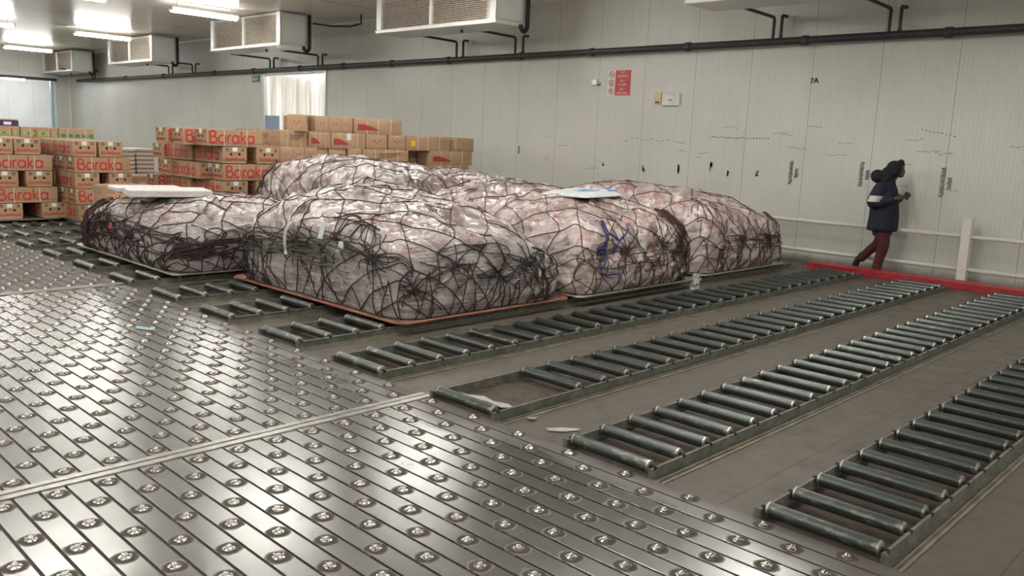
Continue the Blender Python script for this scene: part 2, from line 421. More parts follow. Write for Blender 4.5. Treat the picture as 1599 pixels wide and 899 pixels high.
for i in range(ns):
    y = -(DY1 - DY0) / 2 + .12 + i * (DY1 - DY0 - .24) / (ns - 1)
    b = MB(); W = .15; K = 7; xo = .012 * (i % 2)
    nz_ = 14
    for sd, th in ((0, 0), (1, .004)):
        V = []
        for k in range(nz_ + 1):
            z = .03 + (DZ - FZ - .08) * k / nz_; sway = .02 * math.sin(i * 1.7 + z * 1.3)
            for j in range(K):
                a = j / (K - 1) * 2 - 1
                V.append((xo + th + .03 * a * a * (1 if i % 3 else -1) + sway, y + a * W, z))
        F = [(k * K + j, k * K + j + 1, (k + 1) * K + j + 1, (k + 1) * K + j) for k in range(nz_) for j in range(K - 1)]
        b.add(V, F if sd else [f[::-1] for f in F])
    o = b.obj('strip', M['pvc'], cur, smooth=True)
s = MB().box(-.075, -.07, .80, 1.66, .02, 2.32).obj('blue_panel', M['pvc_blue'], cur); s['label'] = 'bluish lower panel behind the strips'

# ------------------------------------------------------------------ lamps
def make_lamp(name='ceiling_lamp', gl='glow'):
    o = thing(name, 'x', 'ceiling lamp', (0, 0, 0))
    b = MB().cbox(-.9, .9, -.075, .075, -.055, 0, .008)
    b.obj('housing', M['batten'], o)
    prof = [(-.085, 0), (-.088, -.03), (-.075, -.065), (-.04, -.085), (.04, -.085), (.075, -.065), (.088, -.03), (.085, 0)]
    b = MB(); V = []
    xs = [(-.865, .7), (-.84, 1), (.84, 1), (.865, .7)]
    for x, k in xs: V += [(x, y * k, z * k - .05) for y, z in prof]
    n = len(prof); F = [(i * n + j, i * n + j + 1, (i + 1) * n + j + 1, (i + 1) * n + j) for i in range(3) for j in range(n - 1)]
    F += [tuple(range(n))[::-1], tuple(3 * n + j for j in range(n))]; F += [(i * n, (i + 1) * n, (i + 1) * n + n - 1, i * n + n - 1) for i in range(3)]
    b.add(V, F); b.obj('diffuser', M[gl], o)
    for sx in (-1, 1): MB().box(sx * .865 - .02, sx * .865 + .02, -.09, .09, -.10, -.0, 0).obj('end_cap', M['batten'], o)
    for sx in (-.7, .7): MB().cyl((sx, 0, 0), (sx, 0, .14), .006, 6).obj('hanger', M['tin'], o)
    return o
LZ = ZC - .14
lamp0 = make_lamp()
LX = [10.1, 6.85, 3.6, .35, -2.9, -6.15, -9.4]; LY = [5.0, 12.1, 20.8, 29.3, 37.8, -3.5]
desc = {(0, 2): 'lit fluorescent batten on the ceiling, between the two middle air coolers', (0, 3): 'lit fluorescent batten left of the second farthest air cooler',
        (0, 4): 'lit fluorescent batten left of the farthest air cooler at upper left', (1, 2): 'lit fluorescent batten cut by the top edge of the photo at upper left',
        (1, 3): 'lit fluorescent batten at the left edge of the photo, only its end showing'}
first = True
for i, x in enumerate(LX):
    for j, y in enumerate(LY):
        xx = x
        if (i, j) == (0, 3): xx = 10.75
        if (i, j) == (0, 4): xx = 11.0
        if (i, j) == (1, 3): xx = 7.3
        seen = (i, j) in desc
        lab = desc.get((i, j), 'lit fluorescent batten on the ceiling outside the picture')
        o = lamp0 if first else copy_tree(lamp0)
        first = False
        o.location = (xx, y, LZ); o['label'] = lab
        o['group'] = 'ceiling lamps in view' if seen else 'ceiling lamps outside the picture'
lf = make_lamp('ceiling_lamp', 'glow_cool'); lf.location = (11.9, 44.6, 4.0 - .2); lf['label'] = 'small lit lamp seen through the far opening under its header'
lf2 = copy_tree(lf, loc=(13.6, 45.6, 3.95), label='dimmer lamp seen through the far opening, nearer its right jamb')
lf3 = make_lamp('ceiling_lamp', 'glow_cool'); lf3.location = (14.75, 22.1, 3.75); lf3.rotation_euler = (0, 0, R(90)); lf3['label'] = 'lit lamp glowing behind the top of the strip curtain'
for k_, (x_, y_) in enumerate(((14.75, 24.2), (15.8, 22.1), (15.8, 24.2))): copy_tree(lf3, loc=(x_, y_, 3.8), label='added unseen lamp that brightens the strip curtain from behind', group='added lamps behind the curtain')  # unseen lamps added to make the curtain brighter
lf4 = copy_tree(lf, loc=(10.0, 44.6, 4.3), label='lamp hidden in the room beyond the far opening', group='lamps beyond the far opening')

# ------------------------------------------------------------------ air coolers on the ceiling
def make_cooler():
    o = thing('air_cooler', 'x', 'air cooler', (0, 0, 0))
    L, D, H = 3.75, .78, .84          # local: front faces -X, near end at y=0, z from 0 up
    b = MB().cbox(.03, D, .0, .30, .06, H, .004).cbox(.03, D, L - .14, L, .06, H, .004).cbox(.03, D, 0, L, H - .04, H, .003).box(D - .03, D, .02, L - .02, .06, H)
    b.obj('casing', M['galv'], o)
    MB().cbox(-.02, D - .06, -.004, .0, .10, H - .05, .001).obj('end_panel', M['white_enamel'], o)
    MB().cbox(-.03, .03, -.01, .16, .06, H, .006).obj('corner_post', M['galv'], o); MB().cbox(-.03, .03, L - .15, L + .01, .06, H, .006).obj('corner_post', M['galv'], o)
    b = MB().cbox(-.05, D + .02, -.03, L + .03, 0, .075, .01)
    b.obj('drain_tray', M['white_enamel'], o)
    MB().box(.10, .16, .16, L - .14, .075, H - .04).obj('coil_back', M['coil_dark'], o)
    b = MB(); n = 19
    for k in range(n):
        z = .10 + (H - .16) * k / (n - 1); b.cyl((.035, .17, z), (.035, L - .15, z), .0125, 6)
    b.obj('coil_tubes', M['coil_fin'], o)
    MB().box(-.02, .06, L * .52 - .02, L * .52 + .02, .07, H - .02).obj('divider', M['white_enamel'], o)
    b = MB().cyl((D * .5, 1.4, -.06), (D * .5, 1.4, 0), .03, 10)
    b.obj('drain_outlet', M['black_pipe'], o)
    # insulated riser at the near rear corner with a hook under the tray
    P = [(D + .02, -.06, H + .0), (D + .02, -.06, .1)] + [(D + .02 - .09 + .09 * math.cos(a), -.06, .04 - .12 * math.sin(a)) for a in np.linspace(0, PI, 9)]
    MB().tube(P, .045, 10).obj('insulated_pipe', M['insulation'], o, smooth=True)
    return o
c0 = make_cooler()
cz = 3.97
clist = [(11.6, 3.9, 4.02, 'air cooler at the top edge of the photo, only its tray corner showing'),
         (11.6, 11.92, 4.02, 'large ceiling air cooler at top centre, nearest of those fully lit'),
         (11.6, 19.75, 3.97, 'ceiling air cooler second from the right, left of the strip curtain doorway'),
         (11.97, 28.4, 3.91, 'small looking ceiling air cooler third from the right'),
         (12.6, 37.7, 3.9, 'farthest ceiling air cooler beside the back wall')]
for i, (x, y, z, lab) in enumerate(clist):
    o = c0 if i == 0 else copy_tree(c0)
    o.location = (x, y, z); o['label'] = lab; o['group'] = 'air coolers along the ceiling'
for x, y, z, lab in clist:
    pass
b = MB()
P = [(12.45, 19.6, 4.6), (12.6, 19.0, 4.52), (12.9, 18.6, 4.52), (13.1, 18.4, 4.6), (13.1, 18.4, ZC - .004)]
setp(MB().tube(P, .022, 6).obj('supply_hose', M['insulation'], smooth=True), 'thin dark pipe from the second cooler up into the ceiling', 'pipe')
# drain main with collars, risers and branch arms
PX, PZ = 13.66, 3.645
pm = thing('drain_pipe', 'long black pipe running along the wall under the coolers', 'pipe', (PX, 0, PZ))
MB().cyl((0, YF + .1, .02), (0, YB - 1.6, -.0), .062, 14).obj('main_run', M['black_pipe'], pm, smooth=True)
for y in (2.3, 4.43, 6.66, 8.93, 11.21, 13.2, 15.62, 17.81, 19.98, 22.2, 24.9, 27.5, 31.5, 35):
    b = MB().cyl((0, y - .05, .01), (0, y + .05, .01), .082, 14); b.box(-.02, XW - PX, y - .02, y + .02, -.02, .03)
    b.obj('collar', M['black_pipe'], pm, smooth=False)
for ya, yb in ((5.31, 5.15), (7.25, 7.11), (13.4, 13.16), (15.34, 15.11), (21.25, 21.02), (23.9, 23.68), (29.16, 28.91), (31.07, 30.75), (38.6, 38.3)):
    hz = .42 if ya < 18 else .34
    P = [(0, ya, .03), (0, ya, hz - .03), (-.03, ya, hz)] + [(-.03 - 1.25, ya, hz + .02)]
    MB().tube(P, .028, 8).obj('branch_pipe', M['black_pipe'], pm)
    P = [(0, yb, .03), (0, yb, hz), (.02, yb, hz + .02), (.14, yb - .02, hz + .02)]
    b = MB().tube(P, .028, 8); b.cyl((0, yb, .02), (0, yb, .11), .036, 8); b.obj('vent_stub', M['black_pipe'], pm)

# ------------------------------------------------------------------ text helper
def text_mesh(body, size, ext=.0006):
    cu = bpy.data.curves.new('t', 'FONT'); cu.body = body; cu.size = size; cu.align_x = 'CENTER'; cu.align_y = 'CENTER'; cu.extrude = ext
    o = bpy.data.objects.new('t', cu); C.objects.link(o)
    dg = bpy.context.evaluated_depsgraph_get(); dg.update()
    me = bpy.data.meshes.new_from_object(o.evaluated_get(dg)); bpy.data.objects.remove(o); bpy.data.curves.remove(cu)
    V = [tuple(v.co) for v in me.vertices]; F = [tuple(p.vertices) for p in me.polygons]; bpy.data.meshes.remove(me)
    return V, F
def add_text(mb, body, size, T, mi=0, sx=1.0, bold=0):
    V, F = text_mesh(body, size)
    for k in range(1 + bold):
        mb.add([tuple(T @ Vector((v[0] * sx + (k - bold / 2) * size * .06, v[1], v[2]))) for v in V], F, mi)
def frame(o, x, y):   # local (u,v,n) -> world with u along x-vector, v along y-vector
    x = Vector(x).normalized(); y = Vector(y).normalized(); z = x.cross(y)
    m = Matrix((x, y, z)).transposed().to_4x4(); m.translation = o; return m
WF = lambda y, z, off=.004: frame((XW - off, y, z), (0, -1, 0), (0, 0, 1))     # on the right wall, facing the room

# ------------------------------------------------------------------ things on the wall
sg = thing('safety_sign', 'red and white sign about smoking, eating and drinking on the long wall', 'sign', (XW - .004, 10.61, 3.05))
W2, H2 = .29, .255
MB().cbox(-.004, .003, -W2, W2, -H2, H2, .001).obj('plate', M['print_white'], sg)
MB().box(-.007, -.004, -W2 + .01, .10, -H2 + .01, H2 - .01).obj('red_field', M['sign_red'], sg)
b = MB()
for k, (a, c) in enumerate((('NO', 'SMOKING'), ('NO', 'EATING'), ('NO', 'DRINKING'))):
    zc = .165 - k * .165
    T = frame((-.008, -.085, zc + .036), (0, -1, 0), (0, 0, 1)); add_text(b, a, .075, T, bold=1)
    T = frame((-.008, -.085, zc - .036), (0, -1, 0), (0, 0, 1)); add_text(b, c, .068, T, bold=1, sx=.9)
b.obj('lettering', M['print_white'], sg)
b = MB(); 
for k in range(3):
    zc = .165 - k * .165; yc = .195
    P = [(-.006, yc + .062 * math.cos(a), zc + .062 * math.sin(a)) for a in np.linspace(0, 2 * PI, 25)]
    b.tube(P, .007, 4, mi=0); b.tube([(-.006, yc + .045, zc + .045), (-.006, yc - .045, zc - .045)], .006, 4, mi=0)
    if k == 0: b.box(-.0075, -.005, yc - .035, yc + .03, zc - .008, zc + .008, 1)
    if k == 1: b.box(-.0075, -.005, yc - .02, yc - .01, zc - .04, zc + .04, 1).box(-.0075, -.005, yc + .01, yc + .02, zc - .04, zc + .04, 1)
    if k == 2: b.add([(-.0075, yc - .02, zc + .03), (-.0075, yc + .02, zc + .03), (-.0075, yc + .012, zc - .03), (-.0075, yc - .012, zc - .03)], [(0, 1, 2, 3)], 1)
b.obj('prohibition_symbols', [M['sign_red'], M['sign_black']], sg)
yb_ = thing('wall_buzzer', 'small yellowish plastic box beside the white thermostat on the wall', 'buzzer', (XW, 9.62, 2.74))
MB().cbox(-.06, 0, -.075, .075, -.10, .10, .012).obj('housing', M['yellow_plastic'], yb_)
MB().cbox(-.075, -.055, -.045, .045, -.085, -.055, .004).obj('base_slot', M['print_dark'], yb_)
th = thing('thermostat', 'white controller box with a framed display on the long wall', 'thermostat', (XW, 9.34, 2.72))
MB().cbox(-.05, 0, -.20, .20, -.125, .125, .018).obj('housing', M['white_enamel'], th)
MB().box(-.054, -.05, -.145, .145, -.075, .075).obj('frame', M['tag_grey'], th)
MB().box(-.056, -.053, -.125, .125, -.06, .06).obj('screen', M['white_paint'], th)
MB().box(-.058, -.056, -.05, .03, -.02, -.004).obj('display_digits', M['sign_black'], th)
MB().box(-.058, -.056, -.13, .13, .078, .088).obj('caption_line', M['tag_grey'], th)
jb = thing('junction_box', 'small white junction box left of the red sign', 'junction box', (XW, 11.23, 3.07))
MB().cbox(-.05, 0, -.07, .07, -.06, .06, .008).obj('box', M['white_enamel'], jb)
MB().tube([(-.03, -.07, -.05), (-.03, -.13, -.05), (-.02, -.15, -.02)], .012, 6).obj('cable', M['black_pipe'], jb)
MB().box(-.006, 0, -.035, -.015, -.22, -.12).box(-.006, 0, .02, .035, -.22, -.12).obj('fixing', M['tag_grey'], jb)
ex = thing('exit_sign', 'small green sign on the wall left of the strip curtain doorway', 'sign', (XW, 25.1, 3.43))
MB().cbox(-.03, 0, -.22, .22, -.10, .10, .005).obj('plate', M['sign_green'], ex)
b = MB().box(-.033, -.03, -.12, .06, -.03, -.01).box(-.033, -.03, .08, .13, -.05, .04); b.obj('pictogram', M['print_white'], ex)
b = MB(); add_text(b, '7A', .13, WF(6.52, 3.01), bold=1)
setp(b.obj('panel_number', M['sign_black']), 'small black characters 7A high on the long wall', 'wall marking')
rng = np.random.RandomState(3)
sc = MB(); sf = MB()
def blotch(mb, y, z, w_, h_, off=.0025):
    n = 10; V = []
    for i in range(n):
        a = 2 * PI * i / n; k = rng.uniform(.55, 1.15); V.append((XW - off, y + w_ * .5 * k * math.cos(a), z + h_ * .5 * k * math.sin(a)))
    mb.add(V, [tuple(range(n))])
for y, z, h_ in ((13.34, 1.61, .25), (9.06, 1.40, .30), (8.36, 1.47, .24), (9.88, 1.36, .2), (7.99, 1.40, .14), (7.41, 1.43, .12), (10.9, 1.4, .1)):
    for k in range(5): blotch(sc if k < 3 else sf, y + rng.uniform(-.02, .02), z + rng.uniform(-.4, .4) * h_, .045, h_ * .45)
for k in range(22): blotch(sc, 8.42 - k * .055, 2.035 + rng.uniform(-.01, .01), .04, .022)
for k in range(8): blotch(sf, 10.2 - k * .12, 1.95 + rng.uniform(-.03, .02), .10, .015)
for k in range(26):
    y = rng.uniform(3, 13.3); z = rng.uniform(1.3, 2.3); 
    for j in range(rng.randint(2, 6)): blotch(sf, y - j * .07, z + rng.uniform(-.015, .015), .09, .012)
for y, z, h_ in ((5.56, 1.5, .42), (4.31, 1.44, .48), (6.78, 1.46, .42)):      # handwriting running down the wall
    for col in range(2):
        P = [(XW - .004, y - col * .10 + (.032 if k % 2 else -.032) + rng.uniform(-.012, .012), z + h_ / 2 - k * h_ / 52) for k in range(53)]
        if col: P = P[16:38]
        for a in range(0, len(P) - 4, 5): sc.tube(P[a:a + 5], .0048, 4)
for k in range(9): blotch(sf, 4.7 - k * .06, 2.25 - k * .012 + rng.uniform(-.01, .01), .05, .02)
o = sc.obj('scuff_marks', M['scuff'], wall_right); o['kind'] = 'stuff'
o = sf.obj('faint_scuffs', M['scuff_soft'], wall_right); o['kind'] = 'stuff'

# ------------------------------------------------------------------ guard rail and kerb
gr = thing('guard_rail', 'white painted two-bar pipe rail with a square post by the wall', 'guard rail', (13.6, 0, FZ))
for z in (.72, .23):
    MB().cyl((0, 9.9, z), (0, 3.86, z), .032, 12).cyl((0, 3.74, z), (0, -4, z), .032, 12).obj('rail', M['white_paint'], gr, smooth=True)
for y in (3.8, -1.6, 9.3):
    b = MB().cbox(-.065, .065, y - .065, y + .065, 0, .99, .008); b.cbox(-.07, .07, y - .07, y + .07, .985, 1.0, .003)
    o = b.obj('post', M['white_paint'], gr)
setp(MB().cbox(13.0, 13.32, -4, 5.93, FZ, .075, .006).obj('kerb', M['kerb_red']), 'low red painted kerb at the end of the roller lanes', 'kerb')

# ------------------------------------------------------------------ ball transfer deck
EX = 3.715           # right hand edge of the deck
BX, PITCHX = 3.66, .12
random.seed(2); rs = np.random.RandomState(7)
ballmb = MB().lathe([(.030, 0), (.029, .004), (.022, .008), (.0165, .0095), (.0160, .011)], 14)
ballmb.lathe([(.0158, .009), (.0150, .0130), (.0120, .0170), (.0070, .0195), (.0015, .0203)], 14)
for a in range(3):
    t_ = a * 2.1; ballmb.box(-.0035, .0035, .017, .026, .006, .0115, 0, Matrix.Rotation(t_, 4, 'Z'))
ball_mesh = None
Cinv = cam.matrix_world.inverted()
def visible(p):
    c = Cinv @ Vector(p)
    if c.z > -.1: return None
    x = c.x / -c.z * F_PX; y = c.y / -c.z * F_PX
    return (c.length if abs(x) < 815 and abs(y) < 465 else None)
def deck_panel(y0, y1, e0, label, xl=-3.0, dm='deck'):
    global ball_mesh
    # e0: y of a ball in the edge row; the material lattice starts there
    o = thing('ball_transfer_deck', label, 'ball transfer deck', (BX, e0, 0))
    b = MB(); ns_ = int((BX - xl) / PITCHX)
    for k in range(ns_):
        xc = -k * PITCHX; x0, x1 = xc - .0530, xc + .0530
        if k == 0: x1 = EX - BX
        ny = int(round((y1 - y0) / .2085)); ys = np.linspace(y0 - e0, y1 - e0, ny + 1)
        dz0 = rs.uniform(-.0007, .0007, ny + 1); dz1 = rs.uniform(-.0007, .0007, ny + 1)
        V = []
        for j, y in enumerate(ys):
            V += [(x0, y, -.012), (x0, y, -.0012), (x0 + .0012, y, dz0[j] * .6), (x1 - .0012, y, dz1[j] * .6), (x1, y, -.0012), (x1, y, -.012)]
        F = [(j * 6 + i, j * 6 + i + 1, (j + 1) * 6 + i + 1, (j + 1) * 6 + i) for j in range(ny) for i in range(5)]
        b.add(V, F)
    b.obj('slat_plates', M[dm], o)
    MB().box(xl - BX, EX - BX - .004, y0 - e0, y1 - e0, FZ + .001, -.008).obj('sub_frame', M['groove_dirt'], o)
    pts = []
    for k in range(ns_):
        ph = 0 if k % 2 == 0 else .2085
        j0 = math.ceil((y0 + .04 - e0 - ph) / .417); j1 = math.floor((y1 - .04 - e0 - ph) / .417)
        for j in range(j0, j1 + 1): pts.append((-k * PITCHX, ph + j * .417))
    vis = sorted([(d, p) for d, p in ((visible((BX + p[0], e0 + p[1], 0)), p) for p in pts) if d], key=lambda q: q[0])
    near = vis[:100]; rest = [p for d, p in vis[100:]] + [p for p in pts if visible((BX + p[0], e0 + p[1], 0)) is None and p[0] > -2.9]
    for i, (d, p) in enumerate(near):
        if ball_mesh is None:
            q = ballmb.obj('ball_unit', M['chrome'], o); smooth_angle(q, 40); ball_mesh = q.data
        else:
            q = bpy.data.objects.new('ball_unit', ball_mesh); C.objects.link(q); q.parent = o
        q.location = (p[0], p[1], 0); q.rotation_euler = (0, 0, random.uniform(0, 6))
    if rest:
        small = MB().lathe([(.030, 0), (.027, .006), (.0165, .0095), (.0150, .0130), (.0100, .0182), (.0015, .0203)], 10)
        V = np.array(small.v); big = MB()
        for p in rest: big.add(V + np.array([p[0], p[1], 0]), small.f)
        q = big.obj('ball_units', M['chrome'], o); smooth_angle(q, 40); q['kind'] = 'stuff'
    return o
deck_panel(-2.6, 4.345, 4.257, 'nearest panel of steel ball transfer deck, in the foreground')
deck_panel(4.47, 9.765, 4.745, 'middle panel of steel ball deck, between the two raised joint strips')
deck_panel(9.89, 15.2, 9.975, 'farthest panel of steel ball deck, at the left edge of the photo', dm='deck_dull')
for y0, y1, lab in ((4.345, 4.45, 'nearer raised steel joint strip crossing the ball deck'), (9.775, 9.88, 'farther raised steel joint strip crossing the ball deck')):
    b = MB().cbox(-3.0, EX + .03, y0, (y0 + y1) / 2 + .008, -.02, .006, .003).cbox(-3.0, EX + .01, (y0 + y1) / 2 + .004, y1, -.02, .011, .003)
    setp(b.obj('joint_strip', M['strip_steel']), lab, 'joint strip')

# ------------------------------------------------------------------ roller lanes
RL, RR, RZ = .56, .038, .038
def roller_mesh(mname):
    b = MB(); prof = [(-.282, .012), (-.282, .032), (-.278, .0374), (-.268, .0374), (-.268, .038), (.268, .038), (.268, .0374), (.278, .0374), (.282, .032), (.282, .012)]
    n = 20; V = []
    for y, r in prof:
        for i in range(n): t_ = 2 * PI * i / n; V.append((r * math.cos(t_), y, r * math.sin(t_)))
    for a in range(len(prof) - 1):
        mi = 1 if a in (0, 1, 2, 6, 7, 8) else 0
        if a == 0: b.add(V, [], 0)
        b.f += [(a * n + i, (a + 1) * n + i, (a + 1) * n + (i + 1) % n, a * n + (i + 1) % n) for i in range(n)]; b.m += [mi] * n
    b.cyl((0, -.314, 0), (0, .314, 0), .012, 8, mi=2)
    o = b.obj('roller', [M[mname], M['roller_end'], M['insulation']]); smooth_angle(o, 40); me = o.data; bpy.data.objects.remove(o); return me
rmesh = roller_mesh('roller_zinc'); rworn = roller_mesh('roller_worn')
def lane(yc, x0, x1, label, skip=(), pitch=.2925, group=None):
    o = thing('roller_lane', label, 'roller conveyor', (x0, yc, FZ), 0, group)
    Ln = x1 - x0; zc = RZ - FZ
    for s in (-1, 1):
        y = s * .300
        b = MB()
        n = int(Ln / pitch) + 1
        b.box(0, Ln, y - .004 if s > 0 else y, y if s > 0 else y + .004, 0, .070)
        ya, yb2 = (y, y + .035) if s > 0 else (y - .035, y)
        b.box(0, Ln, ya, yb2, 0, .004)
        b.cbox(0, Ln, *( (y + .0, y + .012) if s > 0 else (y - .012, y)), .062, .070, .002)
        b.box(-.002, .004, min(y, y + s * .03), max(y, y + s * .03), 0, .075)
        b.obj('side_rail', M['rail_paint'], o)
    b = MB().box(0, Ln, -.385, -.335, 0, .006).box(0, Ln, -.360, -.352, 0, .018)
    b.obj('edge_angle', M['lip_paint'], o)
    MB().box(0, Ln, -.296, .296, -.0, .002).obj('bed_plate', M['rail_rust'], o)
    MB().box(.11, .15, -.296, .296, .002, .03).obj('cross_bar', M['rail_rust'], o)
    for k in range(int(Ln / pitch) + 1):
        x = .05 + k * pitch
        if x > Ln - .05 or k in skip: continue
        r = bpy.data.objects.new('roller', rworn if (k < 2 or random.random() < .15) else rmesh); C.objects.link(r); r.parent = o
        r.location = (x, 0, zc); r.rotation_euler = (0, random.uniform(0, 6), 0)
    return o
LC = [1.515, 2.79, 4.04, 5.27, 6.44, 7.63, 8.78, 10.0, 11.2, 12.4, 13.6, 14.8, 16.0, 17.2, 18.4, 20.15, 21.0, 22.65, 23.7]
names = ['roller lane nearest the camera, at the lower right corner', 'second roller lane from the camera, ending at the red kerb', 'third roller lane from the camera, with a missing roller and debris at its start',
         'fourth roller lane, alongside the front edge of the orange pallet', 'roller lane running under the near corner of the orange pallet', 'roller lane starting left of the orange pallet and passing under it',
         'roller lane running in the gap between the two front pallets', 'roller lane starting under the near corner of the grey pallet', 'roller lane under the middle of the grey pallet, second from its corner',
         'roller lane under the left part of the grey pallet', 'roller lane beside the far left end of the grey pallet', 'roller lane just before the cartons at far left',
         'roller lane in front of the cartons, ending at the left edge', 'roller lane half under the cartons at far left']
for i, yc in enumerate(LC):
    lane(yc, 3.73, 12.88, names[i] if i < len(names) else 'roller lane hidden behind the carton stacks', skip=(1, 2) if i == 2 else (), group=None if i < len(names) else 'lanes behind the stacks')
lane(.25, 4.6, 12.88, 'roller lane just outside the lower right of the photo')
# debris left at the lane ends
def scrap(name, pts, z, mat, label, cat, th=.003, up=.02):
    b = MB(); n = len(pts); c = np.mean(pts, 0)
    V = [(x, y, z + up * abs(math.sin(3 * i))) for i, (x, y) in enumerate(pts)]; V2 = [(x, y, q + th) for x, y, q in V]
    V.append((c[0], c[1], z)); V2.append((c[0], c[1], z + th))
    F = [(i, (i + 1) % n, n)[::-1] for i in range(n)] + [(n + 1 + i, n + 1 + (i + 1) % n, 2 * n + 1) for i in range(n)] + [(i, (i + 1) % n, n + 1 + (i + 1) % n, n + 1 + i) for i in range(n)]
    b.add(V + V2, F)
    return setp(b.obj(name, mat), label, cat)
scrap('foam_sheet', [(4.0, 4.27), (4.06, 4.15), (4.02, 4.02), (4.05, 3.9), (4.01, 3.8), (3.94, 3.86), (3.95, 4.0), (3.92, 4.14), (3.95, 4.3)], FZ + .012, M['foam_scrap'], 'crumpled white scrap lying between rollers of the third lane', 'litter', up=.03)
scrap('plastic_scrap', [(3.93, 3.44), (4.02, 3.38), (4.10, 3.28), (4.06, 3.27), (3.97, 3.31), (3.90, 3.38)], FZ + .001, M['plastic_scrap'], 'clear plastic scrap on the floor beside the deck edge', 'litter', up=.008)
scrap('plastic_scrap', [(3.96, 3.64), (4.0, 3.62), (4.02, 3.59), (3.98, 3.58), (3.95, 3.61)], FZ + .012, M['foam_scrap'], 'tiny crumpled plastic bit beside the third lane rail', 'litter', up=.012)
scrap('plastic_scrap', [(2.98, 7.62), (3.04, 7.50), (3.06, 7.36), (3.0, 7.40), (2.94, 7.52)], .002, M['blue_edge'], 'pale blue plastic scrap on the middle deck panel', 'litter', up=.004)
scrap('plastic_scrap', [(7.9, 5.05), (7.95, 5.0), (8.0, 4.9), (7.94, 4.93)], FZ + .002, M['foam_scrap'], 'white plastic bit on the floor before the pink loads', 'litter', up=.006)

# ------------------------------------------------------------------ cartons
def letters(body, h, thick):
    """round single-storey lettering drawn as ribbons, baseline at 0, height h; returns list of polylines and width"""
    P = []; x = 0; xh = h * .66; r = xh / 2
    arc = lambda cx, cy, rx, ry, a0, a1, n=20: [(cx + rx * math.cos(t_), cy + ry * math.sin(t_)) for t_ in np.linspace(a0, a1, n)]
    for ch in body:
        if ch == 'B':
            P.append([(x, 0), (x, h)]); 
            P.append([(x, h)] + [(x + h * .30, h)] + arc(x + h * .30, h * .77, h * .23, h * .23, PI / 2, -PI / 2) + [(x, h * .54)])
            P.append([(x, h * .54), (x + h * .36, h * .54)] + arc(x + h * .36, h * .27, h * .27, h * .27, PI / 2, -PI / 2) + [(x, 0)]); x += h * .63 + thick * 1.6
        elif ch == 'a':
            P.append(arc(x + r, r, r, r, 0, 2 * PI, 28)); P.append([(x + 2 * r, 0), (x + 2 * r, xh)]); x += 2 * r + thick * 2.1
        elif ch == 'r':
            P.append([(x, 0), (x, xh)]); P.append(arc(x + xh * .42, xh * .58, xh * .42, xh * .42, PI, PI * .45, 10)); x += xh * .44 + thick * 1.3
        elif ch == 'k':
            P.append([(x, 0), (x, h * 1.05)]); P.append([(x + xh * .62, xh), (x + thick * .3, xh * .45)]); P.append([(x + xh * .2, xh * .55), (x + xh * .68, 0)]); x += xh * .72 + thick * 1.4
    return P, x - thick
def ribbon(mb, P, th, T, mi=0):
    P = np.array(P); Tn = np.gradient(P, axis=0); Tn /= np.linalg.norm(Tn, axis=1)[:, None] + 1e-9
    N = np.stack([-Tn[:, 1], Tn[:, 0]], 1) * th / 2; V = []
    for a, n_ in zip(P, N): V += [tuple(T @ Vector((a[0] + n_[0], a[1] + n_[1], 0))), tuple(T @ Vector((a[0] - n_[0], a[1] - n_[1], 0)))]
    mb.add(V, [(2 * i, 2 * i + 1, 2 * i + 3, 2 * i + 2) for i in range(len(P) - 1)], mi)
def carton_flower():
    # length 1.0 along x, width .40 along y, height .28
    o = thing('flower_carton', 'x', 'carton'); L, W_, H = .5, .2, .272
    MB().cbox(-L, L, -W_, W_, 0, H - .02, .004).obj('base', M['carton'], o)
    b = MB().cbox(-L - .006, L + .006, -W_ - .006, W_ + .006, .045, H, .006); b.obj('lid', M['carton'], o)
    b = MB(); P, wid = letters('Baraka', .185, .024); sc_ = .80 / wid
    for s in (-1, 1):
        b = MB()
        T = frame((-s * -(-.43) , s * (W_ + .0085), .068), (-s, 0, 0), (0, 0, 1))
        T = frame((s * .44 if s > 0 else -.44, s * (W_ + .0085), .056), (-s, 0, 0), (0, 0, 1)) @ Matrix.Diagonal((sc_, 1, 1, 1))
        for k, pl in enumerate(P): ribbon(b, pl, .029, T @ Matrix.Translation((0, 0, k * .0001)))
        b.obj('red_lettering', M['print_red'], o)
    for s in (-1, 1):
        b = MB(); T = frame((s * (L + .0085), 0, .078), (0, s, 0), (0, 0, 1)); add_text(b, 'BarakaRoses', .066, T, bold=1)
        b.obj('red_caption', M['print_red'], o)
    b = MB()
    for s in (-1, 1):
        for k in (-1, 1):
            V = [(s * (L + .0082), k * .07 + .025 * math.cos(a), .155 + .025 * math.sin(a)) for a in np.linspace(0, 2 * PI, 15)[:-1]]
            MB().add(V, [tuple(range(14))[::s]]).obj('hand_hole', M['carton_inside'], o)
    for s in (-1, 1): MB().box(*sorted((s * (L + .006), s * (L + .009))), -.040, .045, .200, .268).obj('address_label', M['paper'], o)
    b = MB()
    for s in (-1, 1):
        for k in (-1, 1): b.box(*sorted((s * (L + .006), s * (L + .0075))), k * .135 - .028, k * .135 + .028, .20, .255)
        for k in range(4): b.box(s * .45 - .018, s * .45 + .018, *sorted((s * (W_ + .006), s * (W_ + .0075))), .075 + k * .043, .105 + k * .043)
        b.box(*sorted((s * (L + .006), s * (L + .0075))), -.02, .02, .15, .165)
    b.obj('dark_print', M['print_dark'], o)
    for x in (-.20, .21):
        d = .010; b = MB().box(x - .006, x + .006, -W_ - d, W_ + d, H, H + .003).box(x - .006, x + .006, -W_ - d - .001, -W_ - d + .001, .0, H).box(x - .006, x + .006, W_ + d - .001, W_ + d + .001, .0, H)
        b.obj('strap', M['strap_cream'], o)
    return o
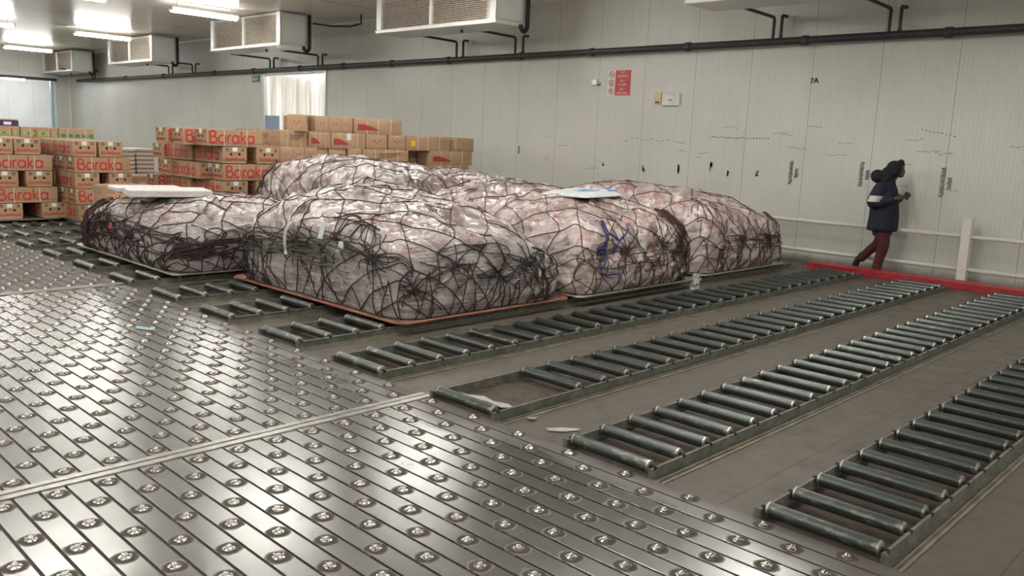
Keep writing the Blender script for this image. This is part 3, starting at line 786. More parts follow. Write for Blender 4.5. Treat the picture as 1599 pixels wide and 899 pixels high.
def bulgy(mb, L, W_, H, amp=.012, n=8, mi=0):
    # soft worn carton: box with slightly swollen, sagging faces
    import itertools
    f = lambda t_: (1 - (2 * t_ - 1) ** 4)
    for ax in range(3):
        for s in (0, 1):
            V = []
            for i in range(n + 1):
                for j in range(n + 1):
                    u, v_ = i / n, j / n; k = amp * f(u) * f(v_)
                    e = .006
                    if ax == 0: p = ((-L, L)[s] + (-1, 1)[s] * k, -W_ + 2 * W_ * u, H * v_)
                    elif ax == 1: p = (-L + 2 * L * u, (-W_, W_)[s] + (-1, 1)[s] * k, H * v_)
                    else: p = (-L + 2 * L * u, -W_ + 2 * W_ * v_, (0, H)[s] + (0, 1)[s] * k * 1.2)
                    V.append(p)
            F = [(i * (n + 1) + j, (i + 1) * (n + 1) + j, (i + 1) * (n + 1) + j + 1, i * (n + 1) + j + 1) for i in range(n) for j in range(n)]
            flip = (s == 0) ^ (ax == 1)
            mb.add(V, [q[::-1] for q in F] if flip else F, mi)
def carton_swoosh(plain=False, yellow=False):
    # length 1.1 along x, width .42, height .29
    o = thing('flower_carton', 'x', 'carton'); L, W_, H = .55, .21, .285
    b = MB(); bulgy(b, L, W_, H); b.obj('body', M['carton_pink'], o)
    MB().cbox(-L - .008, L + .008, -W_ - .008, W_ + .008, .05, .07, .002).obj('lid_edge', M['carton'], o)
    off = .021
    if not plain:
        b = MB()
        for s in (-1, 1):
            V = []; n = 14
            for i in range(n + 1):
                u = i / n; h_ = .125 * (1 - u ** 1.8) * (1 if u > .25 else 1) * (.82 + .5 * u if u < .3 else .97)
                V += [(s * (-.48 + .50 * u), s * (W_ + off * .9) * 1, .075), (s * (-.48 + .50 * u), s * (W_ + off * .9), .075 + max(h_, .002))]
            b.add([(v[0] * -1 if s > 0 else v[0] * -1 * -1 * -1 * -1, v[1], v[2]) for v in [(a[0] * (-1 if s > 0 else 1), a[1], a[2]) for a in V]] if False else [((-.48 + .50 * (k // 2) / n) * (1 if s < 0 else -1), s * (W_ + off * .72), q[2]) for k, q in enumerate(V)], [(2 * i, 2 * i + 2, 2 * i + 3, 2 * i + 1)[::(1 if s < 0 else -1)] for i in range(n)])
        b.obj('red_swoosh', M['swoosh'], o)
    if True:
        b = MB()
        for s in (-1, 1):
            for k in range(4):
                x = (.22, .46); xs_ = sorted((x[0] * -s, x[1] * -s)); b.box(xs_[0], xs_[1], *sorted((s * (W_ + off * .55), s * (W_ + off * .68))), .10 + k * .045, .104 + k * .045)
        b.obj('fine_print', M['print_dark'], o)
    if plain and not yellow:
        b = MB(); add_text(b, 'P', .09, frame((-.30, -W_ - off * .78, .18), (1, 0, 0), (0, 0, 1)), bold=1)
        for k in range(3): b.box(-.18, .34 - k * .08, -W_ - off * .78, -W_ - off * .70, .205 - k * .035, .222 - k * .035)
        b.obj('dark_lettering', M['print_dark'], o)
    if yellow:
        MB().box(-.44, -.34, -W_ - off * .8, -W_ - off * .6, .08, .2).obj('yellow_label', M['print_yellow'], o)
    b = MB()
    for s in (-1, 1):
        for k in (-1, 1):
            V = [(s * (L + off * .7), k * .055 + .014 * math.cos(a), .165 + .013 * math.sin(a)) for a in np.linspace(0, 2 * PI, 13)[:-1]]
            b.add(V, [tuple(range(12))[::s]])
    b.obj('hand_holes', M['carton_inside'], o)
    b = MB()
    for s in (-1, 1): b.add([(s * (L + off * .72), -.018, .10), (s * (L + off * .72), -.002, .122), (s * (L + off * .72), .020, .102), (s * (L + off * .72), .012, .140), (s * (L + off * .72), -.010, .138)], [(0, 1, 2, 3, 4)[::s]])
    b.obj('red_mark', M['print_red'], o)
    for x in (-.27, -.02, .28):
        P = [(x + .006 * math.sin(a * 3), (W_ + off) * math.cos(a) * (1 if True else 1), 0) for a in (0,)]
        d = off * .62
        b = MB().box(x - .007, x + .007, -W_ - d - .002, -W_ - d, .0, H + .012).box(x - .007, x + .007, W_ + d, W_ + d + .002, .0, H + .012).box(x - .007, x + .007, -W_ - d, W_ + d, H + .013, H + .016)
        b.obj('strap', M['strap_cream'], o)
    return o
protoF, protoS, protoY, protoP = carton_flower(), carton_swoosh(), carton_swoosh(plain=True, yellow=True), carton_swoosh(plain=True)
used = set()
def put(proto, kind, x0, x1, z, yf, label, group, h=None, rz=0.0, small=False):
    L0 = 1.0 if proto == protoF else 1.1; W0 = .40 if proto == protoF else .42
    if proto in used: o = copy_tree(proto)
    else: o = proto; used.add(proto)
    w_ = x1 - x0
    sx = sy = 1
    if kind == 'L': sx = min(max(w_ / L0, .3), 1.12); dep = W0; ang = 0
    else: sy = min(max(w_ / W0, .62), 1.3); dep = L0; ang = R(90)
    o.scale = (sx, sy, h or 1); o.location = ((x0 + x1) / 2, yf + dep / 2 + .01, z); o.rotation_euler = (0, 0, ang + rz)
    o['label'] = label; o['category'] = 'carton'; o['group'] = group
    return o
rj = lambda a=.012: random.uniform(-a, a)
random.seed(11)
def pallet_sheet(name, x0, x1, y0, y1, label, rail='alu', z=.077, cat='cargo pallet'):
    o = thing(name, label, cat, ((x0 + x1) / 2, (y0 + y1) / 2, z)); hx, hy = (x1 - x0) / 2, (y1 - y0) / 2
    MB().box(-hx + .05, hx - .05, -hy + .05, hy - .05, 0, .008).obj('sheet', M['alu'], o)
    b = MB(); w_ = .06; c = .07   # rail with clipped corners
    ring = lambda d, z_: [(-hx + d + c, -hy + d, z_), (hx - d - c, -hy + d, z_), (hx - d, -hy + d + c, z_), (hx - d, hy - d - c, z_), (hx - d - c, hy - d, z_), (-hx + d + c, hy - d, z_), (-hx + d, hy - d - c, z_), (-hx + d, -hy + d + c, z_)]
    V = ring(.004, 0) + ring(0, .004) + ring(0, .016) + ring(.004, .020) + ring(w_, .014) + ring(w_, 0)
    F = [(a * 8 + i, a * 8 + (i + 1) % 8, (a + 1) * 8 + (i + 1) % 8, (a + 1) * 8 + i) for a in range(5) for i in range(8)]
    F += [(40 + i, 40 + (i + 1) % 8, (i + 1) % 8, i) for i in range(8)]
    b.add(V, F); b.obj('edge_rail', M[rail], o)
    return o
PS = .097
pallet_sheet('cargo_pallet', 4.02, 5.2, 16.45, 18.6, 'thin metal pallet under the carton stack at the left edge')
pallet_sheet('cargo_pallet', 5.24, 6.36, 15.82, 18.4, 'thin metal pallet under the carton stack behind the low grey load')
pallet_sheet('cargo_pallet', 6.3, 7.86, 13.25, 16.4, 'thin metal pallet under the lettered cartons in the centre')
pallet_sheet('cargo_pallet', 7.88, 12.8, 13.42, 15.3, 'thin metal pallet under the swoosh printed cartons by the wall')
GS1, GS2, GR, GT = 'cartons of the leftmost stack', 'cartons of the second stack from the left', 'lettered cartons of the central stack', 'swoosh cartons of the stack by the long wall'
z1 = lambda k: PS + .0 + .2815 * k
Lx, Ex = 'L', 'E'
# leftmost stack
put(protoF, 'E', 4.17, 4.57, z1(0), 16.5, 'end-on carton at the bottom left corner of the leftmost stack', GS1)
put(protoF, 'E', 4.89, 5.29, z1(0), 16.5, 'end-on carton at the bottom right of the leftmost stack', GS1)
put(protoF, 'L', 4.15, 5.15, z1(1), 16.5, 'lengthwise carton with big red lettering in the second layer of the leftmost stack', GS1)
put(protoF, 'E', 4.12, 4.53, z1(2), 16.5, 'end-on carton cut by the left edge, middle layer of the leftmost stack', GS1)
put(protoF, 'E', 4.66, 5.08, z1(2), 16.5, 'end-on carton on the right of the middle layer of the leftmost stack', GS1)
put(protoF, 'L', 4.10, 5.09, z1(3), 16.5, 'lengthwise carton just under the top layer of the leftmost stack', GS1)
put(protoF, 'E', 4.09, 4.47, z1(4), 16.5, 'end-on carton cut by the left edge, top of the leftmost stack', GS1)
put(protoF, 'E', 4.50, 4.91, z1(4), 16.5, 'end-on carton on the top right of the leftmost stack', GS1)
for k in range(5):
    if k % 2: 
        for q in range(3 if k == 1 else 2): put(protoF, 'L', 4.13, 5.12, z1(k), 16.95 + .43 * q, 'carton hidden in the rear of the leftmost stack', GS1)
    else:
        for q in range(2): put(protoF, 'E', 4.15 + .5 * q, 4.55 + .5 * q, z1(k), 17.53, 'carton hidden in the rear of the leftmost stack', GS1)
# second stack, turned a little
S2Y = 15.9; tw = R(0)
put(protoF, 'E', 5.30, 5.70, z1(0), S2Y, 'end-on carton in the bottom layer of the second stack', GS2)
put(protoF, 'E', 5.80, 6.20, z1(0), S2Y, 'end-on carton at the bottom right of the second stack', GS2)
put(protoF, 'L', 5.27, 6.22, z1(1), S2Y, 'lengthwise carton low in the second stack, partly behind the low load', GS2)
put(protoF, 'E', 5.27, 5.67, z1(2), S2Y, 'end-on carton left of the dark gap in the second stack', GS2)
put(protoF, 'E', 5.85, 6.25, z1(2), S2Y, 'end-on carton right of the dark gap in the second stack', GS2)
put(protoF, 'L', 5.27, 6.22, z1(3), S2Y, 'lengthwise carton under the top pair of the second stack', GS2)
put(protoF, 'E', 5.25, 5.64, z1(4), S2Y, 'end-on carton on top of the second stack, left one of the pair', GS2)
put(protoF, 'E', 5.69, 6.09, z1(4), S2Y, 'end-on carton on top of the second stack, right one of the pair', GS2)
for k in range(5):
    if k % 2:
        for q in range(4): put(protoF, 'L', 5.26, 6.22, z1(k), S2Y + .45 + .43 * q, 'carton hidden in the rear of the second stack', GS2)
    else:
        for q in range(2): put(protoF, 'E', 5.24 + .5 * q, 5.64 + .5 * q, z1(k), S2Y + 1.05, ('side-on carton behind the top pair of the second stack' if (k == 4 and q == 0) else 'carton hidden in the rear of the second stack'), GS2)
# central stack
RY = 13.32
zr = lambda k: PS + .286 * k
for q, (a, c) in enumerate(((6.7, 7.12), (7.32, 7.74))): put(protoF, 'E', a, c, zr(0), RY, 'carton hidden low in the central stack behind the loads', GR)
put(protoF, 'L', 6.72, 7.7, zr(1), RY, 'carton hidden low in the central stack behind the loads', GR)
put(protoF, 'E', 6.75, 7.17, zr(2), RY, 'end-on carton just above the low load, left of a narrow gap in the central stack', GR)
put(protoF, 'E', 7.34, 7.76, zr(2), RY, 'end-on carton right of the narrow gap, low in the central stack', GR)
put(protoF, 'L', 6.74, 7.71, zr(3), RY, 'lengthwise lettered carton in the lower middle of the central stack', GR)
put(protoF, 'E', 6.74, 7.16, zr(4), RY, 'end-on carton with two round holes in the upper layer of the central stack', GR)
put(protoF, 'E', 7.36, 7.78, zr(4), RY, 'end-on carton at the upper right of the central stack', GR)
put(protoF, 'L', 6.46, 7.46, zr(5), RY, 'fully visible lengthwise carton on top of the central stack', GR)
put(protoF, 'L', 6.27, 7.26, zr(5), RY + .45, 'carton behind the topmost one of the central stack, only its first letters showing', GR)
put(protoF, 'L', 6.18, 7.17, zr(5), RY + .90, 'carton at the back of the top layer of the central stack', GR)
put(protoF, 'E', 6.70, 7.10, zr(4), RY + 1.06, 'side-on lettered carton at the back left of the upper layer, central stack', GR)
put(protoF, 'L', 6.62, 7.52, zr(4), RY + 2.10, 'plain looking carton at the far left of the upper layer, central stack', GR)
put(protoF, 'E', 6.55, 6.95, zr(3), RY + .48, 'side-on lettered carton left of the gap in the lower middle layer, central stack', GR)
put(protoF, 'L', 6.52, 7.47, zr(3), RY + 1.52, 'carton at the far left of the lower middle layer, central stack', GR)
put(protoF, 'L', 6.66, 7.61, zr(3), RY + 1.97, 'carton hidden in the rear of the central stack', GR)
put(protoF, 'E', 6.66, 7.06, zr(2), RY + 1.06, 'side-on lettered carton low at the back of the central stack', GR)
put(protoF, 'L', 6.50, 7.40, zr(2), RY + 2.10, 'carton hidden in the rear of the central stack', GR)
for q in range(5):
    put(protoF, 'L', 6.50, 7.45, zr(1), RY + .48 + .45 * q, 'carton hidden in the rear of the central stack', GR)
    if q < 4: put(protoF, 'L', 6.50, 7.45, zr(0), RY + 1.08 + .43 * q, 'carton hidden in the rear of the central stack', GR)
# swoosh stack by the wall
TY = 13.52
zt = lambda k: PS + .288 * k
for k in range(4):
    xs_ = [(7.95, 9.05), (9.1, 10.2), (10.22, 11.32), (11.4, 12.5)]
    for q, (a, c) in enumerate(xs_):
        if k == 3 and q == 3:
            put(protoS, 'L', a, c, zt(k), TY, 'partly hidden carton under the lower right swoosh carton by the wall', GT)
        else: put(protoS, 'L', a + rj(), c + rj(), zt(k), TY + rj(.02), 'carton hidden low in the swoosh stack behind the loads', GT)
for x0, x1, lab in ((7.92, 8.17, 'leftmost end-on carton'), (8.18, 8.42, 'second end-on carton'), (8.43, 8.68, 'third end-on carton'), (8.69, 8.90, 'narrow fourth end-on carton'), (8.95, 9.32, 'fifth end-on carton, with a label'), (9.36, 9.66, 'sixth end-on carton')):
    put(protoP, 'E', x0, x1, zt(4), TY + rj(.03), lab + ' from the left, just above the tall load', GT)
put(protoP, 'L', 9.70, 10.82, zt(4), TY, 'lengthwise carton with dark print just above the tall load', GT).children[0]
for k in range(4): put(protoP, 'L', 10.86, 11.8, zt(k), TY + .5, 'carton hidden low in the swoosh stack behind the loads', GT)
put(protoP, 'L', 10.86, 11.8, zt(4), TY + .5, 'carton in the dark gap left of the lower right swoosh carton', GT)
put(protoS, 'L', 11.40, 12.58, zt(4), TY, 'lower right carton with red swoosh nearest the wall', GT)
put(protoP, 'L', 7.95, 8.50, zt(5), TY + .05, 'shorter carton left of the swoosh cartons, middle visible layer', GT)
for k in range(5): put(protoP, 'L', 7.90, 8.50, zt(k), TY + 1.15, 'carton hidden low in the swoosh stack behind the loads', GT)
put(protoP, 'L', 7.90, 8.50, zt(5), TY + 1.15, 'carton peeking out at the far left of the middle visible layer', GT)
put(protoS, 'L', 8.52, 8.97, zt(5), TY, 'short swoosh carton, left one of two side by side in the middle visible layer', GT)
q_ = put(protoS, 'L', 8.99, 9.76, zt(5), TY, 'swoosh carton with a paper label, right of two side by side, middle visible layer', GT)
MB().box(-.08, .06, -.228, -.225, .16, .285).obj('address_label', M['paper'], q_)
put(protoP, 'E', 9.78, 10.28, zt(5), TY, 'end-on carton with two holes and a red mark, middle visible layer', GT)
put(protoP, 'E', 10.32, 10.74, zt(5), TY, 'end-on carton with a paper label, middle visible layer', GT)
put(protoY, 'L', 10.78, 11.94, zt(5), TY + .02, 'lengthwise carton with a yellow label, right part of the stack', GT)
put(protoP, 'E', 12.06, 12.62, zt(5), TY + .02, 'tilted end-on carton at the far right of the stack by the wall', GT, rz=R(5))
lone = put(protoP, 'E', 8.17, 8.50, zt(6), TY, 'lone turned carton at the left of the topmost layer', GT, rz=R(-38))
lone.scale[0] = .42; lone.location = (8.40, 13.72, zt(6))
put(protoP, 'E', 8.64, 8.92, zt(6), TY, 'end-on carton with a red mark in the topmost layer', GT)
put(protoP, 'E', 8.93, 9.18, zt(6), TY, 'plain end-on carton in the middle of the topmost layer', GT)
put(protoP, 'E', 9.18, 9.46, zt(6), TY, 'end-on carton with a white label in the topmost layer', GT)
put(protoS, 'L', 9.50, 10.64, zt(6), TY, 'big swollen carton with red swoosh topmost on the stack by the wall', GT)
# loose cartons between stacks
pallet_sheet('cargo_pallet', 5.1, 6.3, 14.2, 15.6, 'thin metal pallet under the plain cartons between stacks')
G5 = 'plain brown cartons between the stacks'
for k in range(2): put(protoP, 'L', 5.18, 6.1, zt(k), 14.35, 'plain brown carton hidden behind the low grey load', G5)
put(protoP, 'L', 5.18, 6.0, zt(2), 14.4, 'plain brown carton top peeking over the left end of the low load', G5, h=.5)

# trays with white lids further back
tray = thing('lidded_tray', 'x', 'tray')
MB().cbox(-.2, .2, -.3, .3, 0, .052, .004).obj('tray', M['carton'], tray); MB().cbox(-.207, .207, -.307, .307, .050, .096, .004).obj('lid', M['styro'], tray)
pallet_sheet('cargo_pallet', 7.4, 8.7, 19.9, 21.2, 'thin metal pallet under the white lidded trays')
f_ = True
for cx, nm in ((7.74, 'left'), (8.19, 'right')):
    for k in range(12):
        t_ = tray if f_ else copy_tree(tray); f_ = False
        t_.location = (cx, 20.32, PS + .098 * k + (.01 if nm == 'right' else 0)); t_['group'] = 'white lidded trays'
        w_ = ('topmost', 'second', 'third', 'fourth', 'fifth', 'sixth', 'seventh')[min(11 - k, 6)]
        t_['label'] = ('white lidded tray hidden low in the %s column' % nm if k < 5 else '%s white lidded tray from the top in the %s column far behind' % (w_, nm))
# printed produce boxes behind the leftmost stack
def produce(kind):
    o = thing('produce_box', 'x', 'produce box'); L, W_, H = .41, .25, .285
    b = MB(); b.cbox(-L, L, -W_, W_, 0, H, .004); b.obj('body', M['carton'], o)
    b = MB(); g = MB(); w_ = MB()
    for s in (-1, 1):
        yy = sorted((s * (W_ + .001), s * (W_ + .003)))
        if kind == 'lime':
            g.box(-L + .03, L - .03, *yy, .12, .16); g.box(-L + .03, L - .03, *yy, .03, .05)
            for k in range(5):
                x = -.32 + k * .16
                V = [(x + r_ * math.cos(a), s * (W_ + .004), .14 + r_ * .85 * math.sin(a)) for a, r_ in [(q * PI / 5, .065 if q % 2 else .03) for q in range(10)]]
                b.add(V, [tuple(range(10))])
                if k % 2: w_.box(x + .03, x + .09, *sorted((s * (W_ + .002), s * (W_ + .0045))), .18, .23); w_.box(x + .03, x + .09, *sorted((s * (W_ + .002), s * (W_ + .0045))), .06, .10)
        else:
            for k in range(5): g.box(-L + .05 + k * .16, -L + .16 + k * .16, *yy, .07, .15)
            b.box(-L + .05, L - .05, *yy, .2, .203)
    g.obj('green_print', M['print_green'], o); b.obj('lime_print' if kind == 'lime' else 'print_line', M['print_lime'] if kind == 'lime' else M['print_dark'], o)
    if kind == 'lime': w_.obj('red_print', M['print_red'], o)
    for x in (-.2, .2): MB().box(x - .006, x + .006, -W_ - .006, -W_ - .004, 0, H).box(x - .006, x + .006, -W_ - .006, W_ + .006, H, H + .003).obj('strap', M['strap_cream'], o)
    return o
pa, pb = produce('lime'), produce('plain')
GP = 'printed produce boxes behind the leftmost stack'
SK = .075 + .145
for x_, lab in ((4.6, 'wooden skid under the left part of the printed produce boxes'), (6.3, 'wooden skid under the middle of the printed produce boxes'), (7.75, 'wooden skid under the right end of the produce boxes')):
    sk = thing('wooden_skid', lab, 'pallet', (x_, 22.5, .077)); w_ = 1.65 if x_ < 7 else .95
    for k in range(7): MB().box(0, w_, k * .2, k * .2 + .12, .12, .142).obj('board', M['wood'], sk)
    for k in range(3): MB().box(k * (w_ - .1) / 2, k * (w_ - .1) / 2 + .1, 0, 1.32, 0, .12).obj('bearer', M['wood'], sk)
def putp(p, x, y, z, lab):
    o = p if p not in used else copy_tree(p); used.add(p); o.location = (x, y, z); o['label'] = lab; o['group'] = GP; return o
for k in range(5):
    z = .224 + .2885 * k
    for q, x in enumerate((5.03, 5.87, 6.71, 7.55)):
        lab = 'produce box hidden under the printed row far behind the leftmost stack'
        if k == 4: lab = ('green printed produce box cut by the left edge', 'green printed produce box under the purple crate', 'produce box with green stars and red print, middle of the far row', 'brown box with dark green blocks at the right end of the far row')[q]
        putp(pb if q == 3 else pa, x, 22.8, z + .0, lab)
bx = thing('purple_crate', 'dark purple carton lying on the printed produce boxes at far left', 'carton', (6.05, 22.75, .228 + .2885 * 5))
MB().cbox(-.22, .22, -.2, .2, 0, .13, .005).obj('body', M['purple'], bx); MB().cbox(-.24, .2, -.21, .21, .13, .16, .005).obj('lid', M['carton'], bx)
MB().box(-.10, .06, -.2035, -.2005, .03, .10).obj('white_label', M['paper'], bx)
bx = thing('flat_carton', 'brown carton left of the purple one on the far printed row', 'carton', (5.6, 22.75, .228 + .2885 * 5))
MB().cbox(-.2, .2, -.2, .2, 0, .15, .005).obj('body', M['carton'], bx); MB().cbox(-.205, .205, -.205, .205, .10, .155, .004).obj('lid', M['carton_pink'], bx)
for k in range(4):
    o_ = copy_tree(pb, loc=(8.12, 23.5, .224 + .2885 * k), label='brown box showing just above the second stack, right of the printed row' if k == 3 else 'box hidden behind the second stack', group='boxes right of the printed row')
# low brown carton pair between second and central stack
bx = thing('flat_carton', 'opened brown carton low between the second and central stacks', 'carton', (6.72, 17.3, FZ))
MB().cbox(-.3, .3, -.5, .5, 0, .85, .006).obj('body', M['carton_pink'], bx); MB().cbox(-.31, .31, -.51, .51, .80, .86, .006).obj('lid', M['carton'], bx)
MB().box(.02, .16, -.515, -.511, .66, .74).obj('white_label', M['paper'], bx)

# ------------------------------------------------------------------ netted cargo loads
def smoothgrid(Hc, u, v):
    Hc = np.array(Hc, float); n, m = Hc.shape
    x = np.clip((u + 1) / 2 * (m - 1), 0, m - 1 - 1e-6); y = np.clip((v + 1) / 2 * (n - 1), 0, n - 1 - 1e-6)
    i = x.astype(int); j = y.astype(int); fx = x - i; fy = y - j
    fx = fx * fx * (3 - 2 * fx); fy = fy * fy * (3 - 2 * fy)
    return (Hc[j, i] * (1 - fx) + Hc[j, i + 1] * fx) * (1 - fy) + (Hc[j + 1, i] * (1 - fx) + Hc[j + 1, i + 1] * fx) * fy
def blur(a, k):
    for _ in range(k):
        p = np.pad(a, [(1, 1), (1, 1)] + [(0, 0)] * (a.ndim - 2), mode='edge')
        a = (p[:-2, 1:-1] + p[2:, 1:-1] + p[1:-1, :-2] + p[1:-1, 2:] + 2 * p[1:-1, 1:-1]) / 6
    return a
class Load:
    def __init__(s, hx, hy, Hc, seed, N=200, lump=.07, cell=.30, fine=.022, big=.10, sidez=1.0, slab=None):
        rg = np.random.RandomState(seed); s.N = N; s.hx, s.hy = hx, hy
        a = np.linspace(-1, 1, N); A, B = np.meshgrid(a, a)      # A -> x, B -> y
        r = np.maximum(np.abs(A), np.abs(B)) + 1e-9
        ca, cb = A / r, B / r
        f = 1 / (np.abs(ca) ** 9 + np.abs(cb) ** 9) ** (1 / 9.)
        ca, cb = ca * f, cb * f
        pr = np.array([[0, 0, 1], [.3, .5, 1], [.5, .84, .965], [.59, .94, .88], [.67, .975, .72], [.78, .995, .5], [.9, 1.0, .22], [1, .99, 0]])
        rho = np.interp(r, pr[:, 0], pr[:, 1]); zz = np.interp(r, pr[:, 0], pr[:, 2])
        H = smoothgrid(Hc, np.clip(rho * ca, -1, 1), np.clip(rho * cb, -1, 1))
        P = np.stack([hx * rho * ca, hy * rho * cb, zz * H], -1); P = blur(P, 5)
        P[0, :, 2] = P[-1, :, 2] = 0; P[:, 0, 2] = P[:, -1, 2] = 0
        nrm = s.normals(P)
        # bagged carcasses: rounded cells
        m = int((2 * hx + 1.6) * (2 * hy + 1.6) / (cell * cell) * 1.5)
        pid = rg.randint(0, N, (m, 2)); pts = P[pid[:, 0], pid[:, 1]] + rg.normal(0, .03, (m, 3))
        fl = P.reshape(-1, 3); st = np.array([1.0, .62, 1.25]) ; 
        best = np.full(len(fl), 9.)
        for q in pts: best = np.minimum(best, (((fl - q) * st) ** 2).sum(1))
        d = np.sqrt(best).reshape(N, N)
        disp = lump * (np.sqrt(np.clip(1 - (d / (cell * .85)) ** 2, 0, 1)) - .55)
        m2 = m * 4; pid = rg.randint(0, N, (m2, 2)); pts = P[pid[:, 0], pid[:, 1]]; best = np.full(len(fl), 9.)
        st = np.array([1.0, .8, 1.4])
        for q in pts: best = np.minimum(best, (((fl - q) * st) ** 2).sum(1))
        d2 = np.sqrt(best).reshape(N, N)
        disp += fine * (np.sqrt(np.clip(1 - (d2 / (cell * .42)) ** 2, 0, 1)) - .5)
        m4 = int(m * .30); pid = rg.randint(0, N, (m4, 2)); pts = P[pid[:, 0], pid[:, 1]]; best = np.full(len(fl), 9.)
        st = np.array([1.0, .6, .9]) if seed % 2 else np.array([.6, 1.0, .9])
        for q in pts: best = np.minimum(best, (((fl - q) * st) ** 2).sum(1))
        d4 = np.sqrt(best).reshape(N, N)
        disp += big * (np.sqrt(np.clip(1 - (d4 / (cell * 1.6)) ** 2, 0, 1)) - .6)
        edge = np.clip((1 - r) / .08, 0, 1)
        disp = disp * (.35 + .65 * edge)
        # taut planar facets of film between the lumps
        m3 = 420; pid = rg.randint(0, N, (m3, 2)); pts = P[pid[:, 0], pid[:, 1]]; g3 = rg.normal(0, .11, (m3, 3)); best = np.full(len(fl), 9.); own = np.zeros(len(fl), int)
        for k_, q in enumerate(pts):
            dd = ((fl - q) ** 2).sum(1); mk = dd < best; best[mk] = dd[mk]; own[mk] = k_
        disp += (((fl - pts[own]) * g3[own]).sum(1)).reshape(N, N) * edge
        disp = blur(disp, 1) + blur(rg.normal(0, 1, (N, N)), 3) * .0030
        P = P + nrm * disp[..., None]
        P[..., 2] = np.maximum(P[..., 2], 0.002)
        s.P = P; s.n = s.normals(blur(P, 6))
    def normals(s, P):
        dx = np.gradient(P, axis=1); dy = np.gradient(P, axis=0); n = np.cross(dx, dy)
        n /= np.linalg.norm(n, axis=2)[..., None] + 1e-9
        return n
    def at(s, a, b):
        x = np.clip((np.asarray(a) + 1) / 2 * (s.N - 1), 0, s.N - 1.001); y = np.clip((np.asarray(b) + 1) / 2 * (s.N - 1), 0, s.N - 1.001)
        i = x.astype(int); j = y.astype(int); fx = (x - i)[..., None]; fy = (y - j)[..., None]
        g = lambda Q: (Q[j, i] * (1 - fx) + Q[j, i + 1] * fx) * (1 - fy) + (Q[j + 1, i] * (1 - fx) + Q[j + 1, i + 1] * fx) * fy
        n = g(s.n); n /= np.linalg.norm(n, axis=-1)[..., None] + 1e-9
        return g(s.P), n
    def mesh(s, name, mat, loc, label, cat):
        N = s.N; me = bpy.data.meshes.new(name)
        V = s.P.reshape(-1, 3)
        idx = np.arange(N * N).reshape(N, N)
        F = np.stack([idx[:-1, :-1], idx[:-1, 1:], idx[1:, 1:], idx[1:, :-1]], -1).reshape(-1, 4)
        me.vertices.add(len(V)); me.vertices.foreach_set('co', V.astype(np.float32).ravel())
        me.loops.add(F.size); me.loops.foreach_set('vertex_index', F.astype(np.int32).ravel())
        me.polygons.add(len(F)); me.polygons.foreach_set('loop_start', np.arange(0, F.size, 4, dtype=np.int32))
        try: me.polygons.foreach_set('loop_total', np.full(len(F), 4, dtype=np.int32))
        except Exception: pass
        me.polygons.foreach_set('use_smooth', np.ones(len(F), dtype=bool))
        me.materials.append(mat); me.update(calc_edges=True); me.validate()
        o = bpy.data.objects.new(name, me); C.objects.link(o); o.location = loc
        return setp(o, label, cat)
    def rope(s, mb, uv, r, taut=True, lift=0.0, n=5, mi=0):
        uv = np.array(uv); p, nn = s.at(uv[:, 0], uv[:, 1])
        k = len(p)
        if taut and k > 2:
            t_ = np.linspace(0, 1, k)[:, None]; ch = p[0] * (1 - t_) + p[-1] * t_
            h = np.clip(((ch - p) * nn).sum(1), 0, .16)
        else: h = np.zeros(k)
        q = p + nn * (np.maximum(h, 0) + r * .8 + lift)[:, None]
        mb.tube(q, r, n, mi, N=nn)
    def net(s, mb, step, r, seed, sag=.22, lo=-.995, hi=.995, skew=(1.0, 1.0)):
        rg = np.random.RandomState(seed)
        nx = int(round((2 * s.hx + 1.9) / step / skew[0])); ny = int(round((2 * s.hy + 1.9) / step / skew[1]))
        nx += nx % 2; ny += ny % 2
        node = {}
        for i in range(nx + 1):
            for j in range(ny + 1):
                if (i + j) % 2: continue
                a = lo + (hi - lo) * i / nx; b = lo + (hi - lo) * j / ny
                da, db = rg.normal(0, sag / nx, 1)[0], rg.normal(0, sag / ny, 1)[0]
                if i in (0, nx): da = 0
                if j in (0, ny): db = 0
                node[(i, j)] = (min(max(a + da * 2, lo), hi), min(max(b + db * 2, lo), hi))
        for (i, j), p in node.items():
            for di in (-1, 1):
                q = node.get((i + di, j + 1))
                if q is None or rg.rand() < .04: continue
                k = 8; t_ = np.linspace(0, 1, k); w_ = rg.normal(0, .002)
                uv = np.stack([p[0] * (1 - t_) + q[0] * t_ + w_ * np.sin(PI * t_), p[1] * (1 - t_) + q[1] * t_ - w_ * np.sin(PI * t_)], 1)
                s.rope(mb, uv, r)
            P, nn = s.at(np.array([p[0]]), np.array([p[1]])); c = P[0] + nn[0] * r
            mb.add([c + nn[0] * r * 1.9, c - nn[0] * r, c + np.array([r * 2, 0, 0]), c - np.array([r * 2, 0, 0]), c + np.array([0, r * 1.6, r * 1.6]), c - np.array([0, r * 1.6, r * 1.6])],
                   [(0, 2, 4), (0, 4, 3), (0, 3, 5), (0, 5, 2), (1, 4, 2), (1, 3, 4), (1, 5, 3), (1, 2, 5)])
    def face(s, f, along, h):
        """point (a,b) on side face f at fraction along [-1,1] and height fraction h [0,1]"""
        r = 1 - .42 * h - (.0 if h < .95 else .06)
        return {'-y': (along * r, -r), '+y': (along * r, r), '-x': (-r, along * r), '+x': (r, along * r)}[f]
